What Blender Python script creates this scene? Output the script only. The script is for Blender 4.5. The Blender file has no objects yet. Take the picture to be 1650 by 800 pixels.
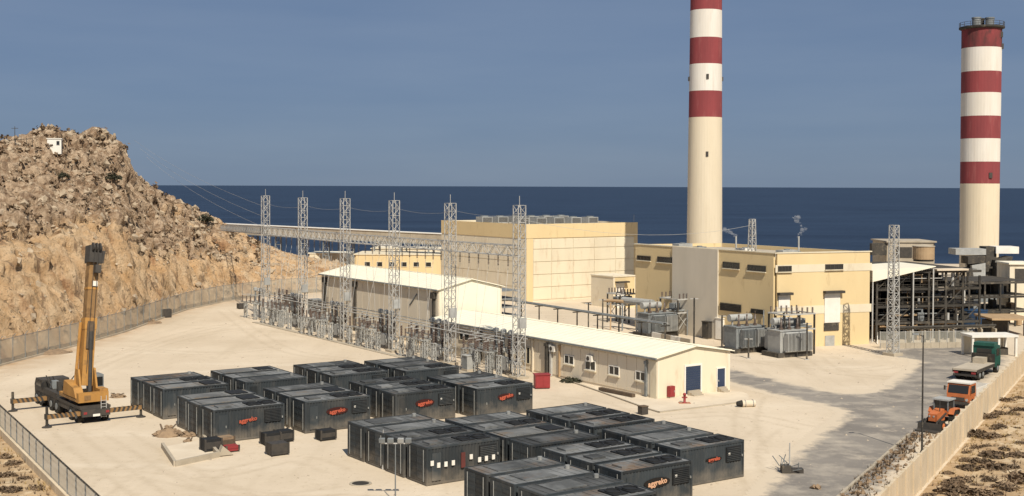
import bpy, math, random
import numpy as np
from mathutils import Vector, Matrix

random.seed(11)
rng = np.random.default_rng(5)
sc = bpy.context.scene
COL = sc.collection
rad = math.radians

# ------------------------------------------------------------------ camera
FOC, PPX, PPY, CAMH = 2000.0, 825.0, 349.0, 20.5      # in pixels of the 1650 px wide photograph; height in metres
_ph, _rl = rad(1.4), rad(0.2)
_F = Vector((0, math.cos(_ph), -math.sin(_ph)))
_U0 = Vector((0, math.sin(_ph), math.cos(_ph)))
_X = Vector((1, 0, 0))
_R = _X * math.cos(_rl) + _U0 * math.sin(_rl)
_U = -_X * math.sin(_rl) + _U0 * math.cos(_rl)
CAM = Vector((0, 0, CAMH))
cam = bpy.data.cameras.new('camera')
cam.sensor_width = 36
cam.lens = 36 * FOC / 1650
cam.shift_y = -(400 - PPY) / 1650
cam.clip_start, cam.clip_end = 0.5, 200000
camo = bpy.data.objects.new('camera', cam)
COL.objects.link(camo)
camo.matrix_world = Matrix((( _R.x, _U.x, -_F.x, 0), (_R.y, _U.y, -_F.y, 0), (_R.z, _U.z, -_F.z, CAMH), (0, 0, 0, 1)))
sc.camera = camo


def ray(px, py):
    return _F * FOC + _R * (px - PPX) + _U * (PPY - py)


def G(px, py, z=0.0):
    """world point at height z seen at this place of the photograph (used to survey the site)"""
    d = ray(px, py)
    return CAM + d * ((z - CAMH) / d.z)


def GY(px, py, Y):
    d = ray(px, py)
    return CAM + d * (Y / d.y)


# ------------------------------------------------------------------ light
SUN_EL, SUN_AZ = rad(47), math.atan2(0.30, -0.954)      # azimuth from +Y towards +X
sdir = Vector((math.sin(SUN_AZ) * math.cos(SUN_EL), math.cos(SUN_AZ) * math.cos(SUN_EL), math.sin(SUN_EL)))
sun = bpy.data.lights.new('sun', 'SUN')
sun.energy = 4.6
sun.angle = rad(0.55)
sun.color = (1.0, 0.92, 0.79)
suno = bpy.data.objects.new('sun', sun)
COL.objects.link(suno)
suno.location = (40, -60, 120)
suno.rotation_euler = sdir.to_track_quat('Z', 'Y').to_euler()
world = bpy.data.worlds.new('World')
sc.world = world
world.use_nodes = True
wn, wl = world.node_tree.nodes, world.node_tree.links
wn.clear()
sky = wn.new('ShaderNodeTexSky')
sky.sky_type = 'NISHITA'
sky.sun_disc = False
sky.sun_elevation = SUN_EL
sky.sun_rotation = SUN_AZ
sky.altitude = 20
sky.air_density = 1.0
sky.dust_density = 0.3
sky.ozone_density = 2.0
tint = wn.new('ShaderNodeMix'); tint.data_type = 'RGBA'; tint.blend_type = 'MULTIPLY'
tint.inputs[0].default_value = 1.0
tint.inputs[7].default_value = (0.30, 0.37, 0.56, 1)
# the air is evenly milky that day: most of the sky is one muted grey blue with faint long streaks
tc = wn.new('ShaderNodeTexCoord'); mpg = wn.new('ShaderNodeMapping'); mpg.inputs['Scale'].default_value = (3, 3, 22)
wl.new(tc.outputs['Generated'], mpg.inputs['Vector'])
nz = wn.new('ShaderNodeTexNoise'); nz.inputs['Scale'].default_value = 1.6; nz.inputs['Detail'].default_value = 6
wl.new(mpg.outputs[0], nz.inputs['Vector'])
milk = wn.new('ShaderNodeMix'); milk.data_type = 'RGBA'
milk.inputs[6].default_value = (1.36, 1.92, 2.84, 1); milk.inputs[7].default_value = (1.62, 2.16, 3.02, 1)
mr = wn.new('ShaderNodeMapRange'); mr.inputs[1].default_value = 0.3; mr.inputs[2].default_value = 0.7
wl.new(nz.outputs['Fac'], mr.inputs[0]); wl.new(mr.outputs[0], milk.inputs[0])
veil = wn.new('ShaderNodeMix'); veil.data_type = 'RGBA'; veil.inputs[0].default_value = 0.78
bg = wn.new('ShaderNodeBackground'); bg.inputs[1].default_value = 0.10
wo = wn.new('ShaderNodeOutputWorld')
wl.new(sky.outputs[0], tint.inputs[6])
wl.new(tint.outputs[2], veil.inputs[6]); wl.new(milk.outputs[2], veil.inputs[7]); wl.new(veil.outputs[2], bg.inputs[0])
wl.new(bg.outputs[0], wo.inputs[0])
sc.view_settings.view_transform = 'Standard'
sc.view_settings.look = 'None'
sc.view_settings.exposure = 0.22
sc.view_settings.gamma = 1.0
sc.view_settings.use_curve_mapping = False

# ------------------------------------------------------------------ site axes
TH = rad(34.6)
U = Vector((math.cos(TH), math.sin(TH), 0))            # along the containers' long sides
V = Vector((-math.sin(TH), math.cos(TH), 0))           # away from the camera, along the sheds
Z = Vector((0, 0, 1))


# ------------------------------------------------------------------ materials
def mat(name, c1, c2=None, scale=1.0, rough=0.8, bump=0.0, bscale=None, metal=0.0, spec=0.3, stretch=(1, 1, 1),
        c3=None, s3=None, t3=(0.55, 0.7), detail=5.0, contrast=(0.35, 0.65), rnd=0.0):
    m = bpy.data.materials.new(name)
    m.use_nodes = True
    n, l = m.node_tree.nodes, m.node_tree.links
    p = n['Principled BSDF']
    p.inputs['Roughness'].default_value = rough
    p.inputs['Metallic'].default_value = metal
    p.inputs['Specular IOR Level'].default_value = spec
    p.inputs['Base Color'].default_value = (*c1, 1)
    geo = n.new('ShaderNodeNewGeometry')
    mp = n.new('ShaderNodeMapping')
    mp.inputs['Scale'].default_value = stretch
    l.new(geo.outputs['Position'], mp.inputs['Vector'])
    out = None
    if c2 is not None:
        t = n.new('ShaderNodeTexNoise')
        t.inputs['Scale'].default_value = scale
        t.inputs['Detail'].default_value = detail
        t.inputs['Roughness'].default_value = 0.62
        l.new(mp.outputs[0], t.inputs['Vector'])
        r = n.new('ShaderNodeMapRange')
        r.inputs[1].default_value, r.inputs[2].default_value = contrast
        l.new(t.outputs['Fac'], r.inputs[0])
        mx = n.new('ShaderNodeMix'); mx.data_type = 'RGBA'
        mx.inputs[6].default_value = (*c1, 1); mx.inputs[7].default_value = (*c2, 1)
        l.new(r.outputs[0], mx.inputs[0])
        out = mx.outputs[2]
        if c3 is not None:
            t2 = n.new('ShaderNodeTexNoise')
            t2.inputs['Scale'].default_value = s3 or scale * 3
            t2.inputs['Detail'].default_value = detail
            t2.inputs['Roughness'].default_value = 0.65
            l.new(mp.outputs[0], t2.inputs['Vector'])
            r2 = n.new('ShaderNodeMapRange')
            r2.inputs[1].default_value, r2.inputs[2].default_value = t3
            l.new(t2.outputs['Fac'], r2.inputs[0])
            mx2 = n.new('ShaderNodeMix'); mx2.data_type = 'RGBA'
            l.new(r2.outputs[0], mx2.inputs[0]); l.new(out, mx2.inputs[6])
            mx2.inputs[7].default_value = (*c3, 1)
            out = mx2.outputs[2]
    if rnd > 0:
        oi = n.new('ShaderNodeObjectInfo')
        rr = n.new('ShaderNodeMapRange')
        rr.inputs[3].default_value, rr.inputs[4].default_value = 1 - rnd, 1 + rnd
        l.new(oi.outputs['Random'], rr.inputs[0])
        mm = n.new('ShaderNodeMix'); mm.data_type = 'RGBA'; mm.blend_type = 'MULTIPLY'
        mm.inputs[0].default_value = 1
        if out is None:
            mm.inputs[6].default_value = (*c1, 1)
        else:
            l.new(out, mm.inputs[6])
        l.new(rr.outputs[0], mm.inputs[7])
        out = mm.outputs[2]
    if out is not None:
        l.new(out, p.inputs['Base Color'])
    if bump > 0:
        t = n.new('ShaderNodeTexNoise')
        t.inputs['Scale'].default_value = bscale or scale * 2
        t.inputs['Detail'].default_value = 8
        t.inputs['Roughness'].default_value = 0.7
        l.new(mp.outputs[0], t.inputs['Vector'])
        b = n.new('ShaderNodeBump')
        b.inputs['Strength'].default_value = 1.0
        b.inputs['Distance'].default_value = bump
        l.new(t.outputs['Fac'], b.inputs['Height'])
        l.new(b.outputs[0], p.inputs['Normal'])
    return m


MT = {}
MT['sea'] = mat('sea_water', (0.007, 0.016, 0.036), (0.017, 0.033, 0.064), 0.02, rough=0.42, spec=0.12, stretch=(0.25, 1, 1), bump=0.5, bscale=0.3)  # stretched paler tone paints the sheen of wave streaks into the water colour
MT['crack'] = mat('crack_filler', (0.06, 0.05, 0.045), (0.1, 0.085, 0.07), 2)
MT['pave'] = mat('pale_paving', (0.66, 0.57, 0.44), (0.58, 0.49, 0.37), 0.5, rough=0.9)
MT['concrete'] = mat('concrete', (0.44, 0.38, 0.29), (0.36, 0.31, 0.235), 0.7, rough=0.9, c3=(0.29, 0.25, 0.19), s3=1.4, t3=(0.6, 0.8), bump=0.01, bscale=8)
MT['panelwall'] = mat('cast_concrete_panel', (0.62, 0.51, 0.36), (0.55, 0.45, 0.31), 0.6, rough=0.9, c3=(0.46, 0.37, 0.25), s3=1.6, t3=(0.6, 0.8), rnd=0.06)
MT['cream'] = mat('cream_cladding', (0.70, 0.63, 0.47), (0.65, 0.57, 0.42), 0.25, rough=0.7, rnd=0.04, c3=(0.54, 0.43, 0.29), s3=1.0, t3=(0.55, 0.75), stretch=(1, 1, 0.25))
MT['yellow'] = mat('yellow_render', (0.70, 0.55, 0.31), (0.65, 0.505, 0.28), 0.2, rough=0.8, c3=(0.50, 0.37, 0.20), s3=1.0, t3=(0.6, 0.8), stretch=(1, 1, 0.3))
MT['buff'] = mat('buff_render', (0.74, 0.66, 0.51), (0.69, 0.61, 0.46), 0.2, rough=0.8, c3=(0.54, 0.44, 0.31), s3=0.9, t3=(0.54, 0.74), stretch=(1, 1, 0.3))
MT['greyrender'] = mat('grey_render', (0.60, 0.54, 0.44), (0.54, 0.485, 0.39), 0.25, rough=0.85, stretch=(1, 1, 0.3))
MT['shedwall'] = mat('shed_cladding', (0.74, 0.66, 0.52), (0.69, 0.60, 0.46), 0.4, rough=0.7, c3=(0.56, 0.46, 0.34), s3=0.9, t3=(0.6, 0.8), stretch=(1, 1, 0.25))
MT['roofcream'] = mat('cream_roof_sheet', (0.82, 0.77, 0.62), (0.77, 0.72, 0.57), 0.3, rough=0.6)
MT['whitepaint'] = mat('white_paint', (0.78, 0.75, 0.68), (0.70, 0.66, 0.58), 0.8, rough=0.6)
MT['roofgrey'] = mat('roof_gravel', (0.47, 0.41, 0.32), (0.38, 0.33, 0.26), 0.5, rough=0.9)
MT['joint'] = mat('joint_shadow_gap', (0.36, 0.30, 0.2), None)
MT['steel'] = mat('galvanised_steel', (0.50, 0.49, 0.46), (0.40, 0.39, 0.36), 1.5, rough=0.55, metal=0.15)
MT['greymetal'] = mat('grey_painted_metal', (0.22, 0.235, 0.235), (0.16, 0.17, 0.17), 1.2, rough=0.6, c3=(0.30, 0.30, 0.29), s3=2, rnd=0.12)
MT['lightgrey'] = mat('light_grey_metal', (0.40, 0.40, 0.38), (0.31, 0.31, 0.29), 1.2, rough=0.6, rnd=0.1)
MT['darkmetal'] = mat('dark_metal', (0.045, 0.042, 0.038), (0.07, 0.06, 0.05), 2, rough=0.6)
MT['darkgrime'] = mat('grimy_plant_metal', (0.066, 0.058, 0.047), (0.036, 0.033, 0.029), 0.8, rough=0.8, c3=(0.15, 0.125, 0.09), s3=1.5, rnd=0.35)
MT['porcelain'] = mat('brown_porcelain', (0.10, 0.065, 0.05), (0.15, 0.12, 0.10), 3, rough=0.35)
MT['glass'] = mat('window_glass', (0.025, 0.025, 0.024), None, rough=0.12, spec=0.5)
MT['bluedoor'] = mat('blue_shutter', (0.03, 0.045, 0.082), (0.038, 0.054, 0.095), 1, rough=0.55)
MT['red'] = mat('red_paint', (0.30, 0.04, 0.042), (0.24, 0.035, 0.035), 1.5, rough=0.5)
MT['chimred'] = mat('chimney_red', (0.265, 0.055, 0.058), (0.21, 0.047, 0.05), 0.5, rough=0.85, stretch=(1, 1, 0.15), c3=(0.33, 0.12, 0.11), s3=0.9, t3=(0.55, 0.8))
MT['chimsoot'] = mat('sooty_chimney_red', (0.25, 0.05, 0.052), (0.10, 0.035, 0.034), 0.45, rough=0.9, stretch=(1, 1, 0.4), c3=(0.06, 0.035, 0.033), s3=0.8, t3=(0.55, 0.75))
MT['chimwhite'] = mat('chimney_white', (0.74, 0.70, 0.63), (0.66, 0.61, 0.53), 0.5, rough=0.85, stretch=(1, 1, 0.12), c3=(0.58, 0.52, 0.44), s3=0.9, t3=(0.56, 0.8))
MT['chimbuff'] = mat('chimney_buff', (0.70, 0.61, 0.46), (0.65, 0.56, 0.41), 0.5, rough=0.88, stretch=(1, 1, 0.12), c3=(0.58, 0.49, 0.35), s3=0.9, t3=(0.55, 0.8))
MT['cont'] = mat('container_paint', (0.036, 0.043, 0.047), (0.027, 0.032, 0.035), 0.5, rough=0.6, c3=(0.075, 0.072, 0.066), s3=0.9, t3=(0.48, 0.76), stretch=(1, 1, 0.3), rnd=0.42)
def dusty(m):
    n, l = m.node_tree.nodes, m.node_tree.links
    p = n['Principled BSDF']; src = p.inputs['Base Color'].links[0].from_socket
    g = n.new('ShaderNodeNewGeometry'); sx = n.new('ShaderNodeSeparateXYZ'); l.new(g.outputs['Position'], sx.inputs[0])
    t = n.new('ShaderNodeTexNoise'); t.inputs['Scale'].default_value = 1.3; t.inputs['Detail'].default_value = 7; l.new(g.outputs['Position'], t.inputs['Vector'])
    ml = n.new('ShaderNodeMath'); ml.operation = 'MULTIPLY_ADD'; ml.inputs[1].default_value = 2.6; ml.inputs[2].default_value = -1.0
    l.new(t.outputs['Fac'], ml.inputs[0])
    sb = n.new('ShaderNodeMath'); sb.operation = 'SUBTRACT'; l.new(ml.outputs[0], sb.inputs[0]); l.new(sx.outputs[2], sb.inputs[1])
    r = n.new('ShaderNodeMapRange'); r.inputs[1].default_value = -0.9; r.inputs[2].default_value = 0.5; r.inputs[4].default_value = 0.45; l.new(sb.outputs[0], r.inputs[0])
    x = n.new('ShaderNodeMix'); x.data_type = 'RGBA'; x.inputs[7].default_value = (0.30, 0.25, 0.19, 1)
    l.new(r.outputs[0], x.inputs[0]); l.new(src, x.inputs[6]); l.new(x.outputs[2], p.inputs['Base Color'])


dusty(MT['cont'])
MT['controof'] = mat('container_roof', (0.15, 0.153, 0.15), (0.07, 0.072, 0.07), 0.36, rough=0.75, c3=(0.14, 0.10, 0.07), s3=0.26, t3=(0.55, 0.68), rnd=0.45, contrast=(0.42, 0.6))
MT['controofpale'] = mat('container_roof_pale', (0.20, 0.20, 0.19), (0.12, 0.12, 0.116), 0.5, rough=0.7, c3=(0.2, 0.15, 0.1), s3=0.4, t3=(0.56, 0.7), rnd=0.2)
MT['contdark'] = mat('container_vent', (0.014, 0.015, 0.016), (0.022, 0.022, 0.022), 2, rough=0.7)
MT['contlight'] = mat('bare_aluminium', (0.30, 0.30, 0.28), (0.2, 0.2, 0.19), 2, rough=0.5)
MT['signboard'] = mat('sign_backing', (0.045, 0.010, 0.008), None, rough=0.6)
MT['signdark'] = mat('sign_backing_dark', (0.015, 0.012, 0.010), None, rough=0.6)
MT['lettering'] = mat('orange_lettering', (0.46, 0.10, 0.055), None, rough=0.6)
MT['letterpale'] = mat('pale_orange_lettering', (0.62, 0.36, 0.22), None, rough=0.6)
MT['craneyellow'] = mat('crane_yellow', (0.45, 0.235, 0.062), (0.37, 0.185, 0.05), 0.7, rough=0.65, c3=(0.22, 0.125, 0.05), s3=1.1, t3=(0.52, 0.72))
MT['craneochre'] = mat('crane_boom_ochre', (0.30, 0.175, 0.07), (0.22, 0.125, 0.05), 0.7, rough=0.65, c3=(0.13, 0.07, 0.03), s3=1.2, t3=(0.52, 0.72))
MT['rubber'] = mat('rubber', (0.02, 0.019, 0.018), (0.04, 0.036, 0.03), 3, rough=0.9)
MT['orange'] = mat('faded_orange_paint', (0.55, 0.17, 0.06), (0.46, 0.14, 0.05), 1.5, rough=0.5, c3=(0.32, 0.15, 0.08), s3=2.5)
MT['green'] = mat('green_paint', (0.022, 0.10, 0.075), (0.018, 0.075, 0.055), 1.2, rough=0.5)
MT['bluetank'] = mat('blue_tank_paint', (0.025, 0.06, 0.125), (0.02, 0.045, 0.095), 0.9, rough=0.6)
MT['tan'] = mat('tan_metal', (0.44, 0.31, 0.18), (0.37, 0.25, 0.14), 0.8, rough=0.7)
MT['wood'] = mat('weathered_timber', (0.14, 0.10, 0.065), (0.09, 0.065, 0.045), 2, rough=0.9)
MT['shrub'] = mat('dry_shrub_leaf', (0.19, 0.13, 0.08), (0.11, 0.078, 0.05), 1.5, rough=0.95, rnd=0.25)
MT['greenshrub'] = mat('dusty_green_leaf', (0.055, 0.055, 0.032), (0.04, 0.04, 0.026), 1.5, rough=0.95, rnd=0.2)
MT['pebble'] = mat('yard_stone', (0.46, 0.39, 0.30), (0.30, 0.25, 0.19), 0.8, rough=0.95)
MT['straw'] = mat('dry_grass', (0.40, 0.29, 0.13), (0.29, 0.20, 0.095), 0.6, rough=0.95)
MT['boulder'] = mat('limestone_boulder', (0.46, 0.37, 0.26), (0.30, 0.235, 0.165), 0.7, rough=0.95, bump=0.08, bscale=2.5)
MT['rubble'] = mat('rubble', (0.30, 0.21, 0.13), (0.20, 0.14, 0.09), 1.5, rough=0.95, bump=0.05, bscale=4)


def rock_material():
    m = bpy.data.materials.new('limestone_hillside')
    m.use_nodes = True
    n, l = m.node_tree.nodes, m.node_tree.links
    p = n['Principled BSDF']
    p.inputs['Roughness'].default_value = 0.95
    p.inputs['Specular IOR Level'].default_value = 0.1
    g = n.new('ShaderNodeNewGeometry')

    def noise(scale, detail=6, rough=0.65, stretch=(1, 1, 1)):
        mp = n.new('ShaderNodeMapping'); mp.inputs['Scale'].default_value = stretch
        l.new(g.outputs['Position'], mp.inputs['Vector'])
        t = n.new('ShaderNodeTexNoise')
        t.inputs['Scale'].default_value = scale; t.inputs['Detail'].default_value = detail; t.inputs['Roughness'].default_value = rough
        l.new(mp.outputs[0], t.inputs['Vector'])
        return t.outputs['Fac']

    def rng_(s, a, b, c=0.0, d=1.0):
        r = n.new('ShaderNodeMapRange')
        for i, v in enumerate((a, b, c, d)):
            r.inputs[i + 1].default_value = v
        l.new(s, r.inputs[0])
        return r.outputs[0]

    def mix(f, a, b):
        x = n.new('ShaderNodeMix'); x.data_type = 'RGBA'
        l.new(f, x.inputs[0])
        for i, c in ((6, a), (7, b)):
            if isinstance(c, tuple):
                x.inputs[i].default_value = (*c, 1)
            else:
                l.new(c, x.inputs[i])
        return x.outputs[2]
    at = n.new('ShaderNodeAttribute'); at.attribute_name = 'ochre'
    # weathered grey-brown limestone above, freshly cut ochre rock below
    grey = mix(rng_(noise(0.9), 0.38, 0.60), (0.30, 0.195, 0.12), (0.63, 0.475, 0.325))
    ochre = mix(rng_(noise(0.35), 0.36, 0.64), (0.62, 0.395, 0.205), (0.74, 0.55, 0.35))
    rust = mix(rng_(noise(0.22, stretch=(1, 1, 0.35)), 0.54, 0.66), ochre, (0.43, 0.245, 0.13))
    f = n.new('ShaderNodeMath'); f.operation = 'ADD'
    l.new(at.outputs['Fac'], f.inputs[0])
    l.new(rng_(noise(0.16), 0.3, 0.7, -0.4, 0.5), f.inputs[1])
    base = mix(rng_(f.outputs[0], 0.35, 0.65), grey, rust)
    scrub_shade = mix(rng_(noise(1.0, 4, 0.7), 0.60, 0.66, 0, 0.8), base, (0.125, 0.09, 0.06))  # dark spots of scrub and lichen, with crag shadows painted in as well
    scrub_shade = mix(rng_(noise(0.55, 5, 0.7, (1, 1, 0.22)), 0.575, 0.64, 0, 0.7), scrub_shade, (0.20, 0.13, 0.085))  # upright dark streaks paint the shade of cliff fissures into the colour
    fine = mix(rng_(noise(2.2, 4, 0.7), 0.56, 0.68, 0, 0.6), scrub_shade, (0.17, 0.12, 0.08))
    l.new(fine, p.inputs['Base Color'])
    b = n.new('ShaderNodeBump'); b.inputs['Distance'].default_value = 1.0; b.inputs['Strength'].default_value = 1.0
    l.new(noise(1.1, 10, 0.75), b.inputs['Height'])
    l.new(b.outputs[0], p.inputs['Normal'])
    return m


def ground_material():
    m = bpy.data.materials.new('crushed_limestone_ground')
    m.use_nodes = True
    n, l = m.node_tree.nodes, m.node_tree.links
    p = n['Principled BSDF']
    p.inputs['Roughness'].default_value = 0.95
    p.inputs['Specular IOR Level'].default_value = 0.1
    g = n.new('ShaderNodeNewGeometry')

    def noise(scale, detail=6, rough=0.6, stretch=(1, 1, 1), rz=0.0):
        mp = n.new('ShaderNodeMapping'); mp.inputs['Scale'].default_value = stretch; mp.inputs['Rotation'].default_value = (0, 0, rz)
        l.new(g.outputs['Position'], mp.inputs['Vector'])
        t = n.new('ShaderNodeTexNoise')
        t.inputs['Scale'].default_value = scale; t.inputs['Detail'].default_value = detail; t.inputs['Roughness'].default_value = rough
        l.new(mp.outputs[0], t.inputs['Vector'])
        return t.outputs['Fac']

    def rng_(s, a, b, c=0.0, d=1.0):
        r = n.new('ShaderNodeMapRange')
        for i, v in enumerate((a, b, c, d)):
            r.inputs[i + 1].default_value = v
        l.new(s, r.inputs[0])
        return r.outputs[0]

    def mix(f, a, b):
        x = n.new('ShaderNodeMix'); x.data_type = 'RGBA'
        l.new(f, x.inputs[0])
        for i, c in ((6, a), (7, b)):
            if isinstance(c, tuple):
                x.inputs[i].default_value = (*c, 1)
            else:
                l.new(c, x.inputs[i])
        return x.outputs[2]
    base = mix(rng_(noise(0.07), 0.35, 0.65), (0.64, 0.54, 0.41), (0.55, 0.455, 0.335))
    tr = mix(rng_(noise(0.25, 4, 0.6, (1, 0.12, 1), -0.9), 0.52, 0.72, 0, 0.45), base, (0.46, 0.375, 0.265))
    tr = mix(rng_(noise(0.2, 4, 0.6, (0.14, 1, 1), 0.25), 0.54, 0.72, 0, 0.5), tr, (0.70, 0.61, 0.48))
    sp = mix(rng_(noise(1.6, 5, 0.7), 0.57, 0.70, 0, 0.6), tr, (0.42, 0.335, 0.225))
    at = n.new('ShaderNodeAttribute'); at.attribute_name = 'soil'
    ff = n.new('ShaderNodeMath'); ff.operation = 'MULTIPLY'
    l.new(at.outputs['Fac'], ff.inputs[0]); l.new(rng_(noise(0.35), 0.3, 0.6, 0.15, 1.0), ff.inputs[1])
    sl = mix(ff.outputs[0], sp, (0.40, 0.27, 0.16))
    # wheel tracks and stains that lie in the gravel
    at2 = n.new('ShaderNodeAttribute'); at2.attribute_name = 'track'
    f2 = n.new('ShaderNodeMath'); f2.operation = 'MULTIPLY'
    l.new(at2.outputs['Fac'], f2.inputs[0]); l.new(rng_(noise(0.9, 5, 0.7), 0.3, 0.65, 0.0, 0.6), f2.inputs[1])
    sl = mix(f2.outputs[0], sl, (0.43, 0.345, 0.24))
    sl = mix(rng_(noise(0.12, 8, 0.75), 0.58, 0.72, 0, 0.5), sl, (0.40, 0.32, 0.225))
    l.new(sl, p.inputs['Base Color'])
    b = n.new('ShaderNodeBump'); b.inputs['Distance'].default_value = 0.06
    l.new(noise(1.3, 10, 0.72), b.inputs['Height'])
    l.new(b.outputs[0], p.inputs['Normal'])
    return m


def mesh_material():
    """chain link: thin galvanised wire, mostly open"""
    m = bpy.data.materials.new('chain_link_wire')
    m.use_nodes = True
    n, l = m.node_tree.nodes, m.node_tree.links
    p = n['Principled BSDF']
    p.inputs['Base Color'].default_value = (0.34, 0.33, 0.28, 1)
    p.inputs['Roughness'].default_value = 0.7
    p.inputs['Alpha'].default_value = 0.5
    return m


def slope_material():
    return mat('dry_hillside', (0.50, 0.365, 0.215), (0.36, 0.24, 0.13), 0.35, rough=0.95, c3=(0.60, 0.48, 0.32), s3=0.8, t3=(0.5, 0.68), bump=0.12, bscale=1.6)


def asphalt_material():
    m = mat('dusty_asphalt', (0.265, 0.238, 0.205), (0.185, 0.167, 0.147), 0.12, rough=0.92, c3=(0.38, 0.335, 0.275), s3=0.33, t3=(0.46, 0.66), bump=0.012, bscale=5)
    n, l = m.node_tree.nodes, m.node_tree.links
    p = n['Principled BSDF']
    src = p.inputs['Base Color'].links[0].from_socket
    at = n.new('ShaderNodeAttribute'); at.attribute_name = 'edge'
    g = n.new('ShaderNodeNewGeometry')
    t = n.new('ShaderNodeTexNoise'); t.inputs['Scale'].default_value = 0.55; t.inputs['Detail'].default_value = 8; t.inputs['Roughness'].default_value = 0.7
    l.new(g.outputs['Position'], t.inputs['Vector'])
    ad = n.new('ShaderNodeMath'); ad.operation = 'ADD'
    sb = n.new('ShaderNodeMapRange'); sb.inputs[1].default_value = .25; sb.inputs[2].default_value = .75; sb.inputs[3].default_value = -.48; sb.inputs[4].default_value = .48
    l.new(t.outputs['Fac'], sb.inputs[0]); l.new(sb.outputs[0], ad.inputs[0]); l.new(at.outputs['Fac'], ad.inputs[1])
    r = n.new('ShaderNodeMapRange'); r.inputs[1].default_value = 0.38; r.inputs[2].default_value = 0.85
    l.new(ad.outputs[0], r.inputs[0])
    x = n.new('ShaderNodeMix'); x.data_type = 'RGBA'
    x.inputs[6].default_value = (0.59, 0.495, 0.37, 1)
    l.new(r.outputs[0], x.inputs[0]); l.new(src, x.inputs[7]); l.new(x.outputs[2], p.inputs['Base Color'])
    return m


MT['asphalt'] = asphalt_material()
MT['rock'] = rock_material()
MT['ground'] = ground_material()
MT['mesh'] = mesh_material()
MT['slope'] = slope_material()


# ------------------------------------------------------------------ object helpers
LOCAL = set()


def origin(o):
    p = Vector((0, 0, 0))
    r = o
    while r is not None and r.parent is not None: r = r.parent
    if r is not None and r.name in LOCAL: return p
    while o is not None:
        p += o.location
        o = o.parent
    return p


def tag(o, label=None, cat=None, group=None, kind=None):
    if label: o['label'] = label
    if cat: o['category'] = cat
    if group: o['group'] = group
    if kind: o['kind'] = kind
    return o


def thing(name, label, cat, loc=(0, 0, 0), rz=0.0, group=None, local=False):
    o = bpy.data.objects.new(name, None)
    o.empty_display_size = 0.3
    COL.objects.link(o)
    o.location = loc
    o.rotation_euler = (0, 0, rz)
    if rz or local: LOCAL.add(o.name)      # its parts are given in its own frame
    return tag(o, label, cat, group)


def link_mesh(name, me, material, parent=None, kind=None, label=None):
    if material is not None and len(me.materials) == 0:
        me.materials.append(material)
    o = bpy.data.objects.new(name, me)
    COL.objects.link(o)
    if parent is not None:
        o.parent = parent
    if kind: o['kind'] = kind
    if label: o['label'] = label
    return o


def copy_tree(root, label=None, group=None, loc=None, rz=None):
    r = root.copy(); COL.objects.link(r); LOCAL.add(r.name)
    if loc is not None: r.location = loc
    if rz is not None: r.rotation_euler = (0, 0, rz)
    if label: r['label'] = label
    if group: r['group'] = group
    for c in root.children:
        d = c.copy(); COL.objects.link(d); d.parent = r
        for e in c.children:
            g = e.copy(); COL.objects.link(g); g.parent = d
    return r


def perp(d):
    a = Vector((0, 0, 1)) if abs(d.z) < 0.9 * d.length else Vector((1, 0, 0))
    x = d.cross(a).normalized()
    return x, x.cross(d).normalized()


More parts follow.
